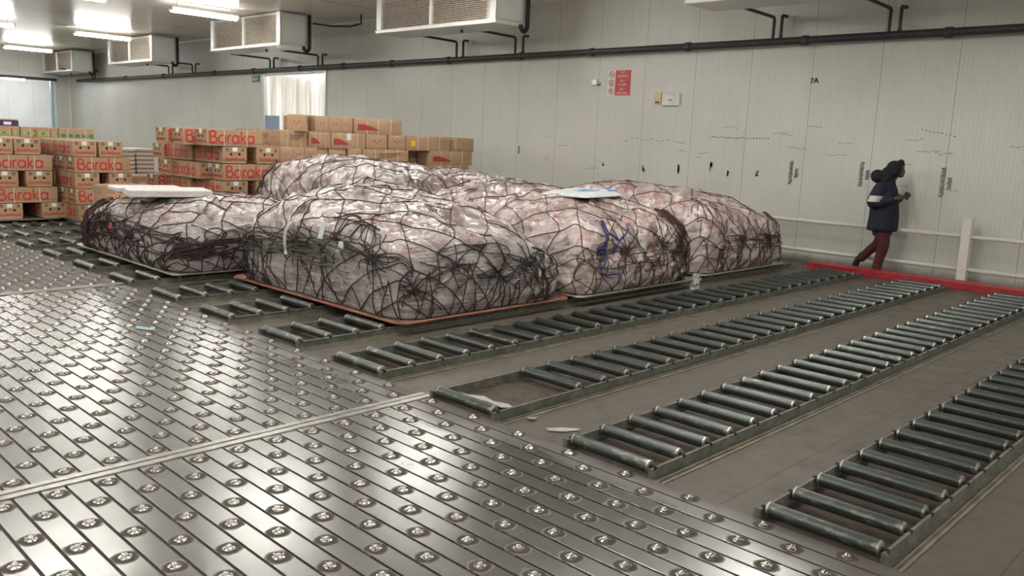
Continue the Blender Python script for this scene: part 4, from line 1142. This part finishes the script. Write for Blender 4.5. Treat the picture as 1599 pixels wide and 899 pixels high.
    def tangle(s, mb, f, along, h, ra, rh, count, r, seed, lift=.03, length=7, mi=0):
        rg = np.random.RandomState(seed)
        for k in range(count):
            c = np.array([along + rg.uniform(-1, 1) * ra, h + rg.uniform(-1, 1) * rh]); pts = [c]
            d = rg.uniform(0, 2 * PI)
            for i in range(length):
                d += rg.normal(0, .9); st = np.array([math.cos(d) * ra * .45, math.sin(d) * rh * .55])
                q = pts[-1] + st; q = np.array([np.clip(q[0], along - ra * 1.4, along + ra * 1.4), np.clip(q[1], max(.02, h - rh * 1.4), min(1.05, h + rh * 1.4))]); pts.append(q)
            pts = np.array(pts); n = len(pts); out = []
            for i in range(n - 1):
                p0, p1, p2, p3 = pts[max(i - 1, 0)], pts[i], pts[i + 1], pts[min(i + 2, n - 1)]
                for t_ in np.linspace(0, 1, 5)[:-1]:
                    out.append(.5 * ((2 * p1) + (-p0 + p2) * t_ + (2 * p0 - 5 * p1 + 4 * p2 - p3) * t_ ** 2 + (-p0 + 3 * p1 - 3 * p2 + p3) * t_ ** 3))
            out = np.array(out); uv = np.array([s.face(f, x, min(max(y, .0), 1.05)) for x, y in out])
            p, nn = s.at(uv[:, 0], uv[:, 1]); lf = lift * (.3 + .7 * np.abs(np.sin(np.linspace(0, rg.uniform(3, 9), len(p)) + rg.uniform(0, 3)))) * rg.uniform(.3, 1.2)
            mb.tube(p + nn * (r + lf)[:, None], r, 5, mi, N=nn)
    def hub(s, mb, f, along, h, n, rad, r, seed, mi=0):
        '''taut lines fanning out from one knot'''
        rg = np.random.RandomState(seed)
        for k in range(n):
            a = 2 * PI * (k + rg.uniform(-.25, .25)) / n; R_ = rad * rg.uniform(.6, 1.3); L_ = (s.hx if f[1] == 'y' else s.hy)
            e = (np.clip(along + math.cos(a) * R_ / L_, -1.15, 1.15), np.clip(h + math.sin(a) * R_ / .95, .0, 1.05))
            t_ = np.linspace(0, 1, 9); bow = rg.normal(0, .03)
            uv = np.array([s.face(f, np.clip(along * (1 - x) + e[0] * x + bow * math.sin(PI * x), -1, 1), h * (1 - x) + e[1] * x) for x in t_]); s.rope(mb, uv, r, lift=.006, mi=mi)
        s.tangle(mb, f, along, h, .06, .07, 6, r, seed + 3, lift=.035, length=6)
    def ties(s, mb, f, a0, a1, n, r, seed, top=.55, mi=0):
        """slack lines that run from the gathered net down to the pallet edge in zigzag"""
        rg = np.random.RandomState(seed)
        for k in range(n):
            a = a0 + (a1 - a0) * (k + rg.uniform(.2, .8)) / n; hub = a + rg.normal(0, .05); h = top + rg.uniform(-.12, .12)
            for sgn in (-1, 1):
                if rg.rand() < .15: continue
                e = hub + sgn * rg.uniform(.03, .16)
                t_ = np.linspace(0, 1, 10); uv = np.array([s.face(f, hub * (1 - x) + e * x, h * (1 - x)) for x in t_]); s.rope(mb, uv, r, mi=mi)
def make_load(key, x0, x1, y0, y1, Hc, seed, mat, rope, rail, labels, step=.27, rr=.0055, **kw):
    plab, llab, nlab = labels
    pallet_sheet('cargo_pallet', x0, x1, y0, y1, plab, rail)
    cx, cy = (x0 + x1) / 2, (y0 + y1) / 2
    L = Load((x1 - x0) / 2 - .085, (y1 - y0) / 2 - .085, Hc, seed, **kw)
    L.mesh('wrapped_meat_load', M[mat], (cx, cy, PS - .004), llab, 'meat load')
    net = thing('cargo_net', nlab, 'cargo net', (cx, cy, PS - .004))
    b = MB(); L.net(b, step, rr, seed + 1); b.obj('net_mesh', M[rope], net)
    return L, net
GLN = [9.4]
# A: low load at the left
LA, nA = make_load('A', 4.20, 6.64, 9.57, 12.85, (np.array([[.62, .72, .78, .72], [.74, .86, .88, .8], [.80, .88, .86, .8], [.62, .74, .74, .66]]) - 0.140), 21, 'film_grey', 'rope_maroon', 'alu',
    ('bare metal pallet under the low load at left', 'low film wrapped meat load at left, under maroon netting', 'maroon rope net over the low load at left'), step=.285, rr=.0068)
b = MB()
LA.tangle(b, '-x', .80, .55, .22, .42, 25, .0072, 31, lift=.05)
LA.tangle(b, '-x', .55, .6, .2, .35, 9, .0072, 39, lift=.05)
LA.tangle(b, '-x', -.1, .62, .8, .16, 17, .0072, 32, lift=.04)
LA.tangle(b, '-y', -.75, .62, .3, .22, 14, .0072, 33, lift=.04)
LA.tangle(b, '-y', .1, .55, .8, .10, 14, .0072, 34, lift=.03)
for k, (f, al, h, n) in enumerate((('-x', -.2, .55, 8), ('-x', .35, .6, 7), ('-y', -.7, .55, 8), ('-y', .2, .5, 7))): LA.hub(b, f, al, h, n, .30, .0072, 120 + k * 5)
b.obj('gathered_rope', M['rope_maroon'], nA)
b = MB(); LA.ties(b, '-x', -.85, .6, 7, .0072, 35, .5); LA.ties(b, '-y', -.8, .9, 5, .0072, 36, .5); b.obj('tie_ropes', M['rope_maroon'], nA)
# B: big front load on the orange rail pallet
LB, nB = make_load('B', 4.73, 7.17, 5.98, 9.22, (np.array([[.80, .92, .88, .66], [.98, 1.10, 1.08, .86], [1.06, 1.20, 1.20, 1.02], [.90, 1.10, 1.16, 1.05]]) - 0.150), 22, 'film_grey', 'rope_dark', 'orange_rail',
    ('pallet with orange rusty edge rail under the big front load', 'big film wrapped meat load in front, on the orange pallet', 'dark rope net over the big front load'), step=.285, N=240)
b = MB()
LB.tangle(b, '-x', .82, .50, .18, .34, 9, .0055, 41, lift=.05)
LB.tangle(b, '-x', .35, .70, .5, .12, 13, .0055, 42, lift=.05)
LB.tangle(b, '-x', -.55, .86, .4, .12, 11, .0055, 44, lift=.05)
LB.tangle(b, '-y', -.2, .70, .5, .16, 6, .0055, 46, lift=.03)
LB.tangle(b, '-y', .66, .52, .22, .26, 12, .0055, 47, lift=.04)
for k, (f, al, h, n) in enumerate((('-y', -.90, .42, 9), ('-y', -.50, .66, 9), ('-y', .05, .48, 8), ('-y', .45, .62, 7), ('-x', -.72, .80, 9), ('-x', .1, .62, 6))):
    LB.hub(b, f, al, h, n, .34, .0055, 80 + k * 5)
b.obj('gathered_rope', M['rope_dark'], nB)
b = MB(); LB.tangle(b, '-x', .25, .66, .55, .13, 15, .0055, 43, lift=.06); q = b.obj('olive_rope', M['rope_olive'], nB); q['label'] = 'olive green gathered rope'
b = MB(); LB.ties(b, '-x', -.95, .85, 6, .0058, 48, .6); LB.ties(b, '-y', -.9, .9, 5, .0058, 49, .6); b.obj('tie_ropes', M['rope_dark'], nB)
b = MB(); P = []
for k in range(9):
    u = k / 8; uv = LB.face('-x', .22 + .06 * math.sin(u * 2), .90 - .46 * u); p, n = LB.at(np.array([uv[0]]), np.array([uv[1]])); p = p[0] + n[0] * (.045 + .03 * math.sin(u * 3)); P.append(p)
V = [];
for p in P: V += [tuple(p + np.array([0, -.03, 0])), tuple(p + np.array([0, .03, .0]))]
V += [(x - .003, y, z) for x, y, z in V]; k = len(P)
F = [(2 * i, 2 * i + 1, 2 * i + 3, 2 * i + 2) for i in range(k - 1)]; F += [tuple(j + 2 * k for j in f)[::-1] for f in F]
b.add(V, F); q = b.obj('webbing_end', M['tag_grey'], nB); q['label'] = 'pale grey webbing tongue hanging down'
def tagplate(L, f, al, h, mat, net, name, w_=.05, hh=.06):
    uv = L.face(f, al, h); p, n = L.at(np.array([uv[0]]), np.array([uv[1]])); p = Vector(p[0] + n[0] * .05); n = Vector(n[0])
    x = n.cross(Vector((0, 0, 1))).normalized(); y = n.cross(x); T = Matrix((x, y, n)).transposed().to_4x4(); T.translation = p
    MB().cbox(-w_, w_, -hh, hh, -.004, .004, .002, 0, T).obj(name, mat, net)
tagplate(LB, '-x', -.42, .78, M['tag_grey'], nB, 'net_buckle', .04, .05); tagplate(LB, '-x', -.2, .92, M['tag_grey'], nB, 'paper_tag', .04, .09)
tagplate(LB, '-y', .0, .60, M['orange_rail'], nB, 'hook', .02, .03); tagplate(LB, '-y', .55, .5, M['yellow_plastic'], nB, 'hook', .015, .03)
tagplate(LA, '-x', .18, .62, M['print_red'], nA, 'red_tag', .035, .04)
# C: pink load with the blue rope
LCc, nC = make_load('C', 7.25, 9.66, 5.92, 9.15, (np.array([[.84, .92, .94, .88], [1.02, 1.10, 1.10, 1.0], [1.10, 1.16, 1.14, 1.05], [1.08, 1.12, 1.10, 1.0]]) - 0.130), 23, 'film_meat', 'rope_brown', 'alu',
    ('bare metal pallet under the pink load with blue rope', 'pink lumpy meat load with blue rope, in the middle of the row', 'brown rope net with blue repair rope over the middle pink load'), step=.27, lump=.12, cell=.25, fine=.045)
b = MB()
LCc.tangle(b, '-y', -.8, .62, .16, .25, 8, .0055, 51, lift=.03); LCc.tangle(b, '-y', .82, .62, .18, .42, 21, .0055, 52, lift=.05); LCc.tangle(b, '-y', .1, .42, .55, .10, 7, .0055, 53, lift=.03)
for k, (f, al, h, n) in enumerate((('-y', -.35, .66, 8), ('-y', .35, .7, 8), ('-y', .8, .6, 9))): LCc.hub(b, f, al, h, n, .30, .0055, 140 + k * 5)
b.obj('gathered_rope', M['rope_brown'], nC)
b = MB(); LCc.tangle(b, '-y', -.72, .45, .14, .22, 2, .009, 54, lift=.02, length=6)
for uvs in (((-.62, .98), (-.45, .80)), ((-.45, .80), (-.2, 1.0)), ((-.45, .80), (-.55, .62)), ((-.62, .98), (-.78, .66)), ((-.75, .34), (-.5, .30))):
    t_ = np.linspace(0, 1, 10); uv = np.array([LCc.face('-y', uvs[0][0] * (1 - x) + uvs[1][0] * x, uvs[0][1] * (1 - x) + uvs[1][1] * x) for x in t_]); LCc.rope(b, uv, .010)
q = b.obj('blue_rope', M['rope_blue'], nC); q['label'] = 'bright blue repair rope'
b = MB(); LCc.ties(b, '-y', -.9, .95, 6, .0055, 55, .5); LCc.ties(b, '-x', -.9, .3, 3, .0055, 56, .6); b.obj('tie_ropes', M['rope_brown'], nC)
# D: farthest of the front row
LD, nD = make_load('D', 10.02, 12.46, 6.02, 9.2, (np.array([[.92, .90, .86, .72], [1.10, 1.10, 1.04, .90], [1.14, 1.16, 1.06, .92], [1.0, 1.05, 1.0, .8]]) - 0.050), 24, 'film_meat', 'rope_brown', 'alu',
    ('bare metal pallet under the pink load nearest the wall', 'pink meat load nearest the wall, low on its right side', 'brown rope net over the load nearest the wall'), step=.30, lump=.08)
b = MB(); LD.tangle(b, '-y', -.85, .6, .2, .4, 11, .0055, 61, lift=.05); LD.tangle(b, '-y', .1, .52, .7, .08, 9, .0055, 62, lift=.03); LD.tangle(b, '-y', .85, .55, .14, .3, 7, .0055, 63, lift=.05)
for k, (f, al, h, n) in enumerate((('-y', -.2, .55, 8), ('-y', .5, .55, 8))): LD.hub(b, f, al, h, n, .30, .0055, 160 + k * 5)
b.obj('gathered_rope', M['rope_brown'], nD)
b = MB(); LD.ties(b, '-y', -.9, .9, 5, .0055, 64, .5); b.obj('tie_ropes', M['rope_brown'], nD)
# E: tall load in the second row, F: lower one beside it
LE, nE = make_load('E', 6.85, 9.25, 9.45, 12.7, (np.array([[1.16, 1.26, 1.25, 1.05], [1.30, 1.42, 1.38, 1.12], [1.36, 1.46, 1.40, 1.15], [1.24, 1.36, 1.30, 1.1]]) - 0.140), 25, 'film_grey', 'rope_dark', 'alu',
    ('bare metal pallet under the tallest load in the second row', 'tallest meat load, rising behind the big front one', 'dark rope net over the tallest load'), step=.31, lump=.075)
b = MB(); LE.tangle(b, '-x', .9, .6, .1, .4, 7, .0055, 71, lift=.05); LE.tangle(b, '-y', -.95, .8, .08, .25, 5, .0055, 72); LE.tangle(b, '-y', .9, .7, .14, .3, 9, .0055, 73, lift=.05); b.obj('gathered_rope', M['rope_dark'], nE)
LFf, nF = make_load('F', 9.5, 11.9, 9.5, 12.75, (np.array([[.98, 1.0, .96, .8], [1.12, 1.14, 1.04, .9], [1.2, 1.2, 1.1, .9], [1.1, 1.15, 1.05, .85]]) - 0.100), 26, 'film_grey', 'rope_dark', 'alu',
    ('bare metal pallet in the second row beside the wall', 'lower meat load in the second row, right of the tallest one', 'dark rope net over the lower second row load'), step=.30, lump=.08, cell=.26)
# slabs of white board on load A, bag on load C, torn film at C
def top_of(L, cx, cy, x, y):
    P = L.P.reshape(-1, 3); d = (P[:, 0] - (x - cx)) ** 2 + (P[:, 1] - (y - cy)) ** 2; i = np.argsort(d)[:12]; return P[i, 2].max() + PS - .004
za = max(top_of(LA, 5.42, 11.21, x, y) for x in (4.6, 4.9, 5.2) for y in (11.0, 11.3, 11.6)) - .01
s1 = setp(MB().cbox(-.52, .52, -.36, .36, 0, .085, .006).obj('white_carton', M['styro']), 'flat white carton lying on top of the low load', 'carton'); s1.location = (4.88, 11.25, za + .01); s1.rotation_euler = (0, 0, R(-16))
s2 = setp(MB().cbox(-.45, .45, -.3, .3, 0, .05, .006).obj('white_carton', M['styro']), 'second flat white carton, behind the larger one on the low load', 'carton'); s2.location = (4.95, 12.1, za + .02); s2.rotation_euler = (0, 0, R(-9))
MB().box(-.18, .25, -.3625, -.3605, .05, .053).box(-.1, .2, -.3625, -.3605, .03, .033).obj('printed_lines', M['print_red'], s1)
zc = max(top_of(LCc, 8.455, 7.535, 8.5 + dx_, 7.0 + dy_) for dx_ in (-.35, 0, .35) for dy_ in (-.2, .2)) - .03
def pillow(name, hx, hy, hz, mat, label, cat, loc, rz, seed):
    n = 26; a = np.linspace(-1, 1, n); A, B = np.meshgrid(a, a); rg = np.random.RandomState(seed)
    top = hz * np.clip((1 - A ** 4) * (1 - B ** 4), 0, 1) ** .6 * (1 + .25 * blur(rg.normal(0, 1, (n, n)), 2)); b = MB()
    V = [(hx * A[i, j], hy * B[i, j], .004 + top[i, j]) for i in range(n) for j in range(n)] + [(hx * A[i, j], hy * B[i, j], 0 - .3 * top[i, j]) for i in range(n) for j in range(n)]
    F = [(i * n + j, i * n + j + 1, (i + 1) * n + j + 1, (i + 1) * n + j) for i in range(n - 1) for j in range(n - 1)]
    F2 = [tuple(k + n * n for k in f)[::-1] for f in F]
    rim = [i for i in range(n)] + [i * n + n - 1 for i in range(1, n)] + [(n - 1) * n + j for j in range(n - 2, -1, -1)] + [i * n for i in range(n - 2, 0, -1)]
    F3 = [(rim[k], rim[(k + 1) % len(rim)], rim[(k + 1) % len(rim)] + n * n, rim[k] + n * n)[::-1] for k in range(len(rim))]
    b.add(V, F + F2 + F3); o = setp(b.obj(name, mat, smooth=True), label, cat); o.location = loc; o.rotation_euler = (0, 0, rz); return o
bg = pillow('plastic_bag', .52, .34, .07, M['bag_white'], 'white plastic bag with blue print lying on the middle pink load', 'bag', (8.50, 7.0, zc + .008), R(10), 4)
b = MB()
for k in range(3): b.box(-.34 + k * .01, .10 - k * .05, -.2 + k * .07, -.17 + k * .07, .074, .078)
b.box(.22, .48, -.25, -.10, .055, .07)
b.obj('blue_print', M['print_blue'], bg)
zc2 = top_of(LCc, 8.455, 7.535, 7.75, 8.1)
pillow('wrapped_cut', .30, .10, .06, M['film_meat'], 'single wrapped piece lying on the rear of the middle pink load', 'meat', (7.72, 8.2, zc2 + .0), R(30), 6)
# torn film hanging over the pallet edge
rg = np.random.RandomState(9); b = MB(); n = 9
V = []; 
for i in range(n):
    for j in range(7): V.append((i * .022 + rg.normal(0, .012), rg.normal(0, .022) - .03, .16 - j * .035 + rg.normal(0, .01)))
b.add(V, [(i * 7 + j, i * 7 + j + 1, (i + 1) * 7 + j + 1, (i + 1) * 7 + j) for i in range(n - 1) for j in range(6)])
q = setp(b.obj('torn_film', M['plastic_scrap']), 'crumpled torn film end hanging at the right corner of the middle pallet', 'plastic film'); q.location = (9.48, 5.89, .02)

# ------------------------------------------------------------------ person walking behind the kerb
simple('skin', (.075, .042, .028), .55, noise=.1); simple('jacket', (.009, .010, .028), .8, noise=.3, ns=20, bump=.4); simple('trouser', (.075, .016, .022), .85, noise=.25, ns=25, bump=.3)
simple('boot', (.012, .011, .011), .5); simple('hood', (.008, .010, .015), .9, bump=.5, ns=50); simple('reflective', (.55, .56, .52), .4); simple('eye_white', (.6, .58, .55), .3)
def ell(mb, c, rx, ry, rz, T=None, n=18, m=12):
    V = []
    for i in range(m + 1):
        ph = PI * i / m
        for j in range(n): th = 2 * PI * j / n; V.append((rx * math.sin(ph) * math.cos(th), ry * math.sin(ph) * math.sin(th), -rz * math.cos(ph)))
    V = [Vector(p) for p in V]
    if T is not None: V = [T @ p for p in V]
    V = [p + Vector(c) for p in V]
    return mb.add(V, [(i * n + j, i * n + (j + 1) % n, (i + 1) * n + (j + 1) % n, (i + 1) * n + j) for i in range(m) for j in range(n)])
def limb(mb, P, n=14):
    """P: (x,y,z,r) joints; rounded tapering limb"""
    P = [np.array(p, float) for p in P]; out = []
    for i in range(len(P) - 1):
        p0, p1, p2, p3 = P[max(i - 1, 0)], P[i], P[i + 1], P[min(i + 2, len(P) - 1)]
        for t_ in np.linspace(0, 1, 7)[:-1]: out.append(.5 * ((2 * p1) + (-p0 + p2) * t_ + (2 * p0 - 5 * p1 + 4 * p2 - p3) * t_ ** 2 + (-p0 + 3 * p1 - 3 * p2 + p3) * t_ ** 3))
    out.append(P[-1])
    for k in range(len(out)):      # chain of overlapping spheres is fused by the remesh below
        ell(mb, out[k][:3], out[k][3], out[k][3], out[k][3], None, 12, 8)
        if k:
            a, c_ = out[k - 1], out[k]; mb.cyl(a[:3], c_[:3], a[3] * .999, 12, c_[3] * .999)
    return mb
def loft(mb, rings, n=28, e=2.4):
    """rings: (cx, cy, z, rx, ry)"""
    V = []
    for cx_, cy_, z, rx, ry in rings:
        for i in range(n):
            a = 2 * PI * i / n; c_, s_ = math.cos(a), math.sin(a)
            V.append((cx_ + rx * math.copysign(abs(c_) ** (2 / e), c_), cy_ + ry * math.copysign(abs(s_) ** (2 / e), s_), z))
    k = len(rings)
    F = [(i * n + j, i * n + (j + 1) % n, (i + 1) * n + (j + 1) % n, (i + 1) * n + j) for i in range(k - 1) for j in range(n)]
    return mb.add(V, F + [tuple(range(n))[::-1], tuple((k - 1) * n + j for j in range(n))])
def fuse(mb, name, mat, parent, vox=.01, sm=6):
    o = mb.obj(name, mat, parent)
    m = o.modifiers.new('Remesh', 'REMESH'); m.mode = 'VOXEL'; m.voxel_size = vox; m.use_smooth_shade = True
    q = o.modifiers.new('Smooth', 'SMOOTH'); q.factor = .5; q.iterations = sm
    return o
pp = thing('person', 'person in a dark blue hooded jacket and maroon trousers walking beside the rail', 'person', (13.38, 4.93, FZ))
# forward is -y, the near side is -x; z measured from the floor
b = MB()
loft(b, [(0, .01, .84, .15, .11), (0, .0, .93, .17, .12), (0, .01, 1.1, .14, .10), (0, .03, 1.28, .17, .12), (0, .03, 1.40, .17, .10), (0, .0, 1.47, .07, .06)])
limb(b, [(0, .01, 1.42, .062), (0, -.05, 1.52, .055), (0, -.07, 1.56, .055)])
hT = Matrix.Rotation(R(30), 4, 'X')
ell(b, (0, -.105, 1.635), .076, .092, .112, hT); ell(b, (0, -.165, 1.575), .045, .040, .045, hT)
ell(b, (0, -.200, 1.622), .014, .020, .026); ell(b, (-.078, -.09, 1.63), .012, .022, .032); ell(b, (.078, -.09, 1.63), .012, .022, .032); ell(b, (0, -.196, 1.578), .024, .012, .012)
limb(b, [(-.09, .01, .88, .088), (-.095, -.05, .52, .060), (-.095, .0, .12, .042), (-.095, -.08, .05, .034), (-.095, -.15, .035, .028)])
limb(b, [(.09, .02, .88, .088), (.095, .07, .52, .060), (.095, .33, .26, .042), (.095, .40, .13, .034), (.095, .41, .07, .028)])
for sx, el, wr in ((-1, (-.25, .10, 1.14), (-.15, -.17, 1.21)), (1, (.25, .08, 1.14), (.13, -.18, 1.24))):
    limb(b, [(sx * .17, .03, 1.38, .062), (*el, .045), (*wr, .031)])
    w0 = Vector(wr); d = Vector((-sx * .25, -.9, .28)).normalized(); up = Vector((0, .25, 1)).normalized(); lat = d.cross(up).normalized()
    pc = w0 + d * .055; limb(b, [(*w0, .028), (*(pc + up * .012), .026), (*(w0 + d * .085), .024)]); limb(b, [(*w0, .024), (*(pc - up * .016), .022), (*(w0 + d * .08 - up * .02), .020)])
    for k in range(4):
        base = w0 + d * .085 + up * (.027 - k * .018); L_ = (.036, .042, .039, .030)[k]
        f1 = base + d * L_; f2 = f1 + (d * .4 + Vector((-sx, 0, 0)) * .8).normalized() * L_ * .75; f3 = f2 + (-d * .5 + Vector((-sx, 0, 0)) * .5).normalized() * L_ * .5
        limb(b, [(*base, .0095), (*f1, .0088), (*f2, .0080), (*f3, .0072)])
    tb = w0 + d * .035 + up * .022; limb(b, [(*tb, .013), (*(tb + up * .026 + d * .022), .011), (*(tb + up * .034 + d * .050), .009)])
fuse(b, 'body', M['skin'], pp, .006, 3)
b = MB()
loft(b, [(0, .03, .70, .235, .205), (0, .025, .74, .245, .215), (0, .02, .92, .235, .205), (0, .03, 1.10, .225, .195), (0, .045, 1.25, .225, .185), (0, .05, 1.36, .205, .165), (0, .04, 1.43, .15, .125), (0, .02, 1.49, .10, .10)])
limb(b, [(-.17, .05, 1.36, .105), (-.255, .115, 1.13, .085), (-.17, -.12, 1.19, .062)]); limb(b, [(.17, .05, 1.36, .105), (.255, .10, 1.13, .085), (.16, -.12, 1.21, .062)])
fuse(b, 'jacket', M['jacket'], pp, .012, 6)
b = MB()
loft(b, [(0, .02, .62, .16, .12), (0, .02, .74, .18, .15), (0, .02, .92, .17, .13)])
limb(b, [(-.09, .01, .80, .115), (-.095, -.055, .52, .092), (-.095, -.02, .28, .074), (-.095, .01, .10, .070)])
limb(b, [(.09, .03, .80, .115), (.095, .075, .52, .092), (.095, .21, .37, .074), (.095, .33, .23, .068)])
fuse(b, 'trousers', M['trouser'], pp, .012, 6)
b = MB()
ell(b, (0, -.065, 1.665), .120, .135, .120, hT); ell(b, (0, .01, 1.58), .125, .13, .12); limb(b, [(-.10, -.10, 1.60, .045), (-.095, -.12, 1.70, .045), (0, -.14, 1.765, .045), (.095, -.12, 1.70, .045), (.10, -.10, 1.60, .045)]); limb(b, [(-.08, .02, 1.49, .07), (0, .09, 1.50, .085), (.08, .02, 1.49, .07)])
limb(b, [(-.09, .15, 1.52, .09), (0, .19, 1.54, .10), (.09, .15, 1.52, .09)])
fuse(b, 'hood', M['hood'], pp, .010, 5)
b = MB(); limb(b, [(-.095, .02, .13, .062), (-.095, .02, .06, .055)]); limb(b, [(-.095, .03, .045, .045), (-.095, -.07, .045, .050), (-.095, -.15, .038, .042)]); b.cbox(-.14, -.05, -.19, .075, .0, .02, .005)
fuse(b, 'boot', M['boot'], pp, .008, 3)
b = MB(); limb(b, [(.095, .32, .27, .062), (.095, .36, .21, .055)]); limb(b, [(.095, .385, .205, .045), (.095, .41, .12, .050), (.095, .41, .045, .040)])
fuse(b, 'boot', M['boot'], pp, .008, 3)
T = Matrix.Translation((-.325, .10, 1.17)) @ Matrix.Rotation(R(-32), 4, 'X')
b = MB(); P = [(-.255 + .098 * math.cos(a), .085 + .098 * math.sin(a), 1.20) for a in np.linspace(PI * .5, PI * 1.6, 12)]
V = []; Tt = Vector((-.04, .06, -.2)).normalized()
for p in P: V += [tuple(Vector(p) - Tt * .05), tuple(Vector(p) + Tt * .05)]
V += [(x + .006, y, z) for x, y, z in V]; k = len(P); F = [(2 * i, 2 * i + 2, 2 * i + 3, 2 * i + 1) for i in range(k - 1)]; F += [tuple(j + 2 * k for j in f)[::-1] for f in F]
b.add(V, F); b.obj('reflective_band', M['reflective'], pp)
MB().cbox(-.12, .12, .222, .235, 1.12, 1.155, .004).obj('back_stripe', M['reflective'], pp)
for x in (-.035, .035): e_ = MB(); ell(e_, (x, -.182, 1.645), .010, .008, .007); e_.obj('eye', M['eye_white'], pp)
ph = thing('phone', 'small dark phone held by the walking person', 'phone', (13.36, 4.63, 1.23)); MB().cbox(-.035, .035, -.006, .006, -.06, .06, .003).obj('case', M['boot'], ph); MB().box(-.03, .03, .0062, .0072, -.05, .05).obj('screen', M['sign_black'], ph)
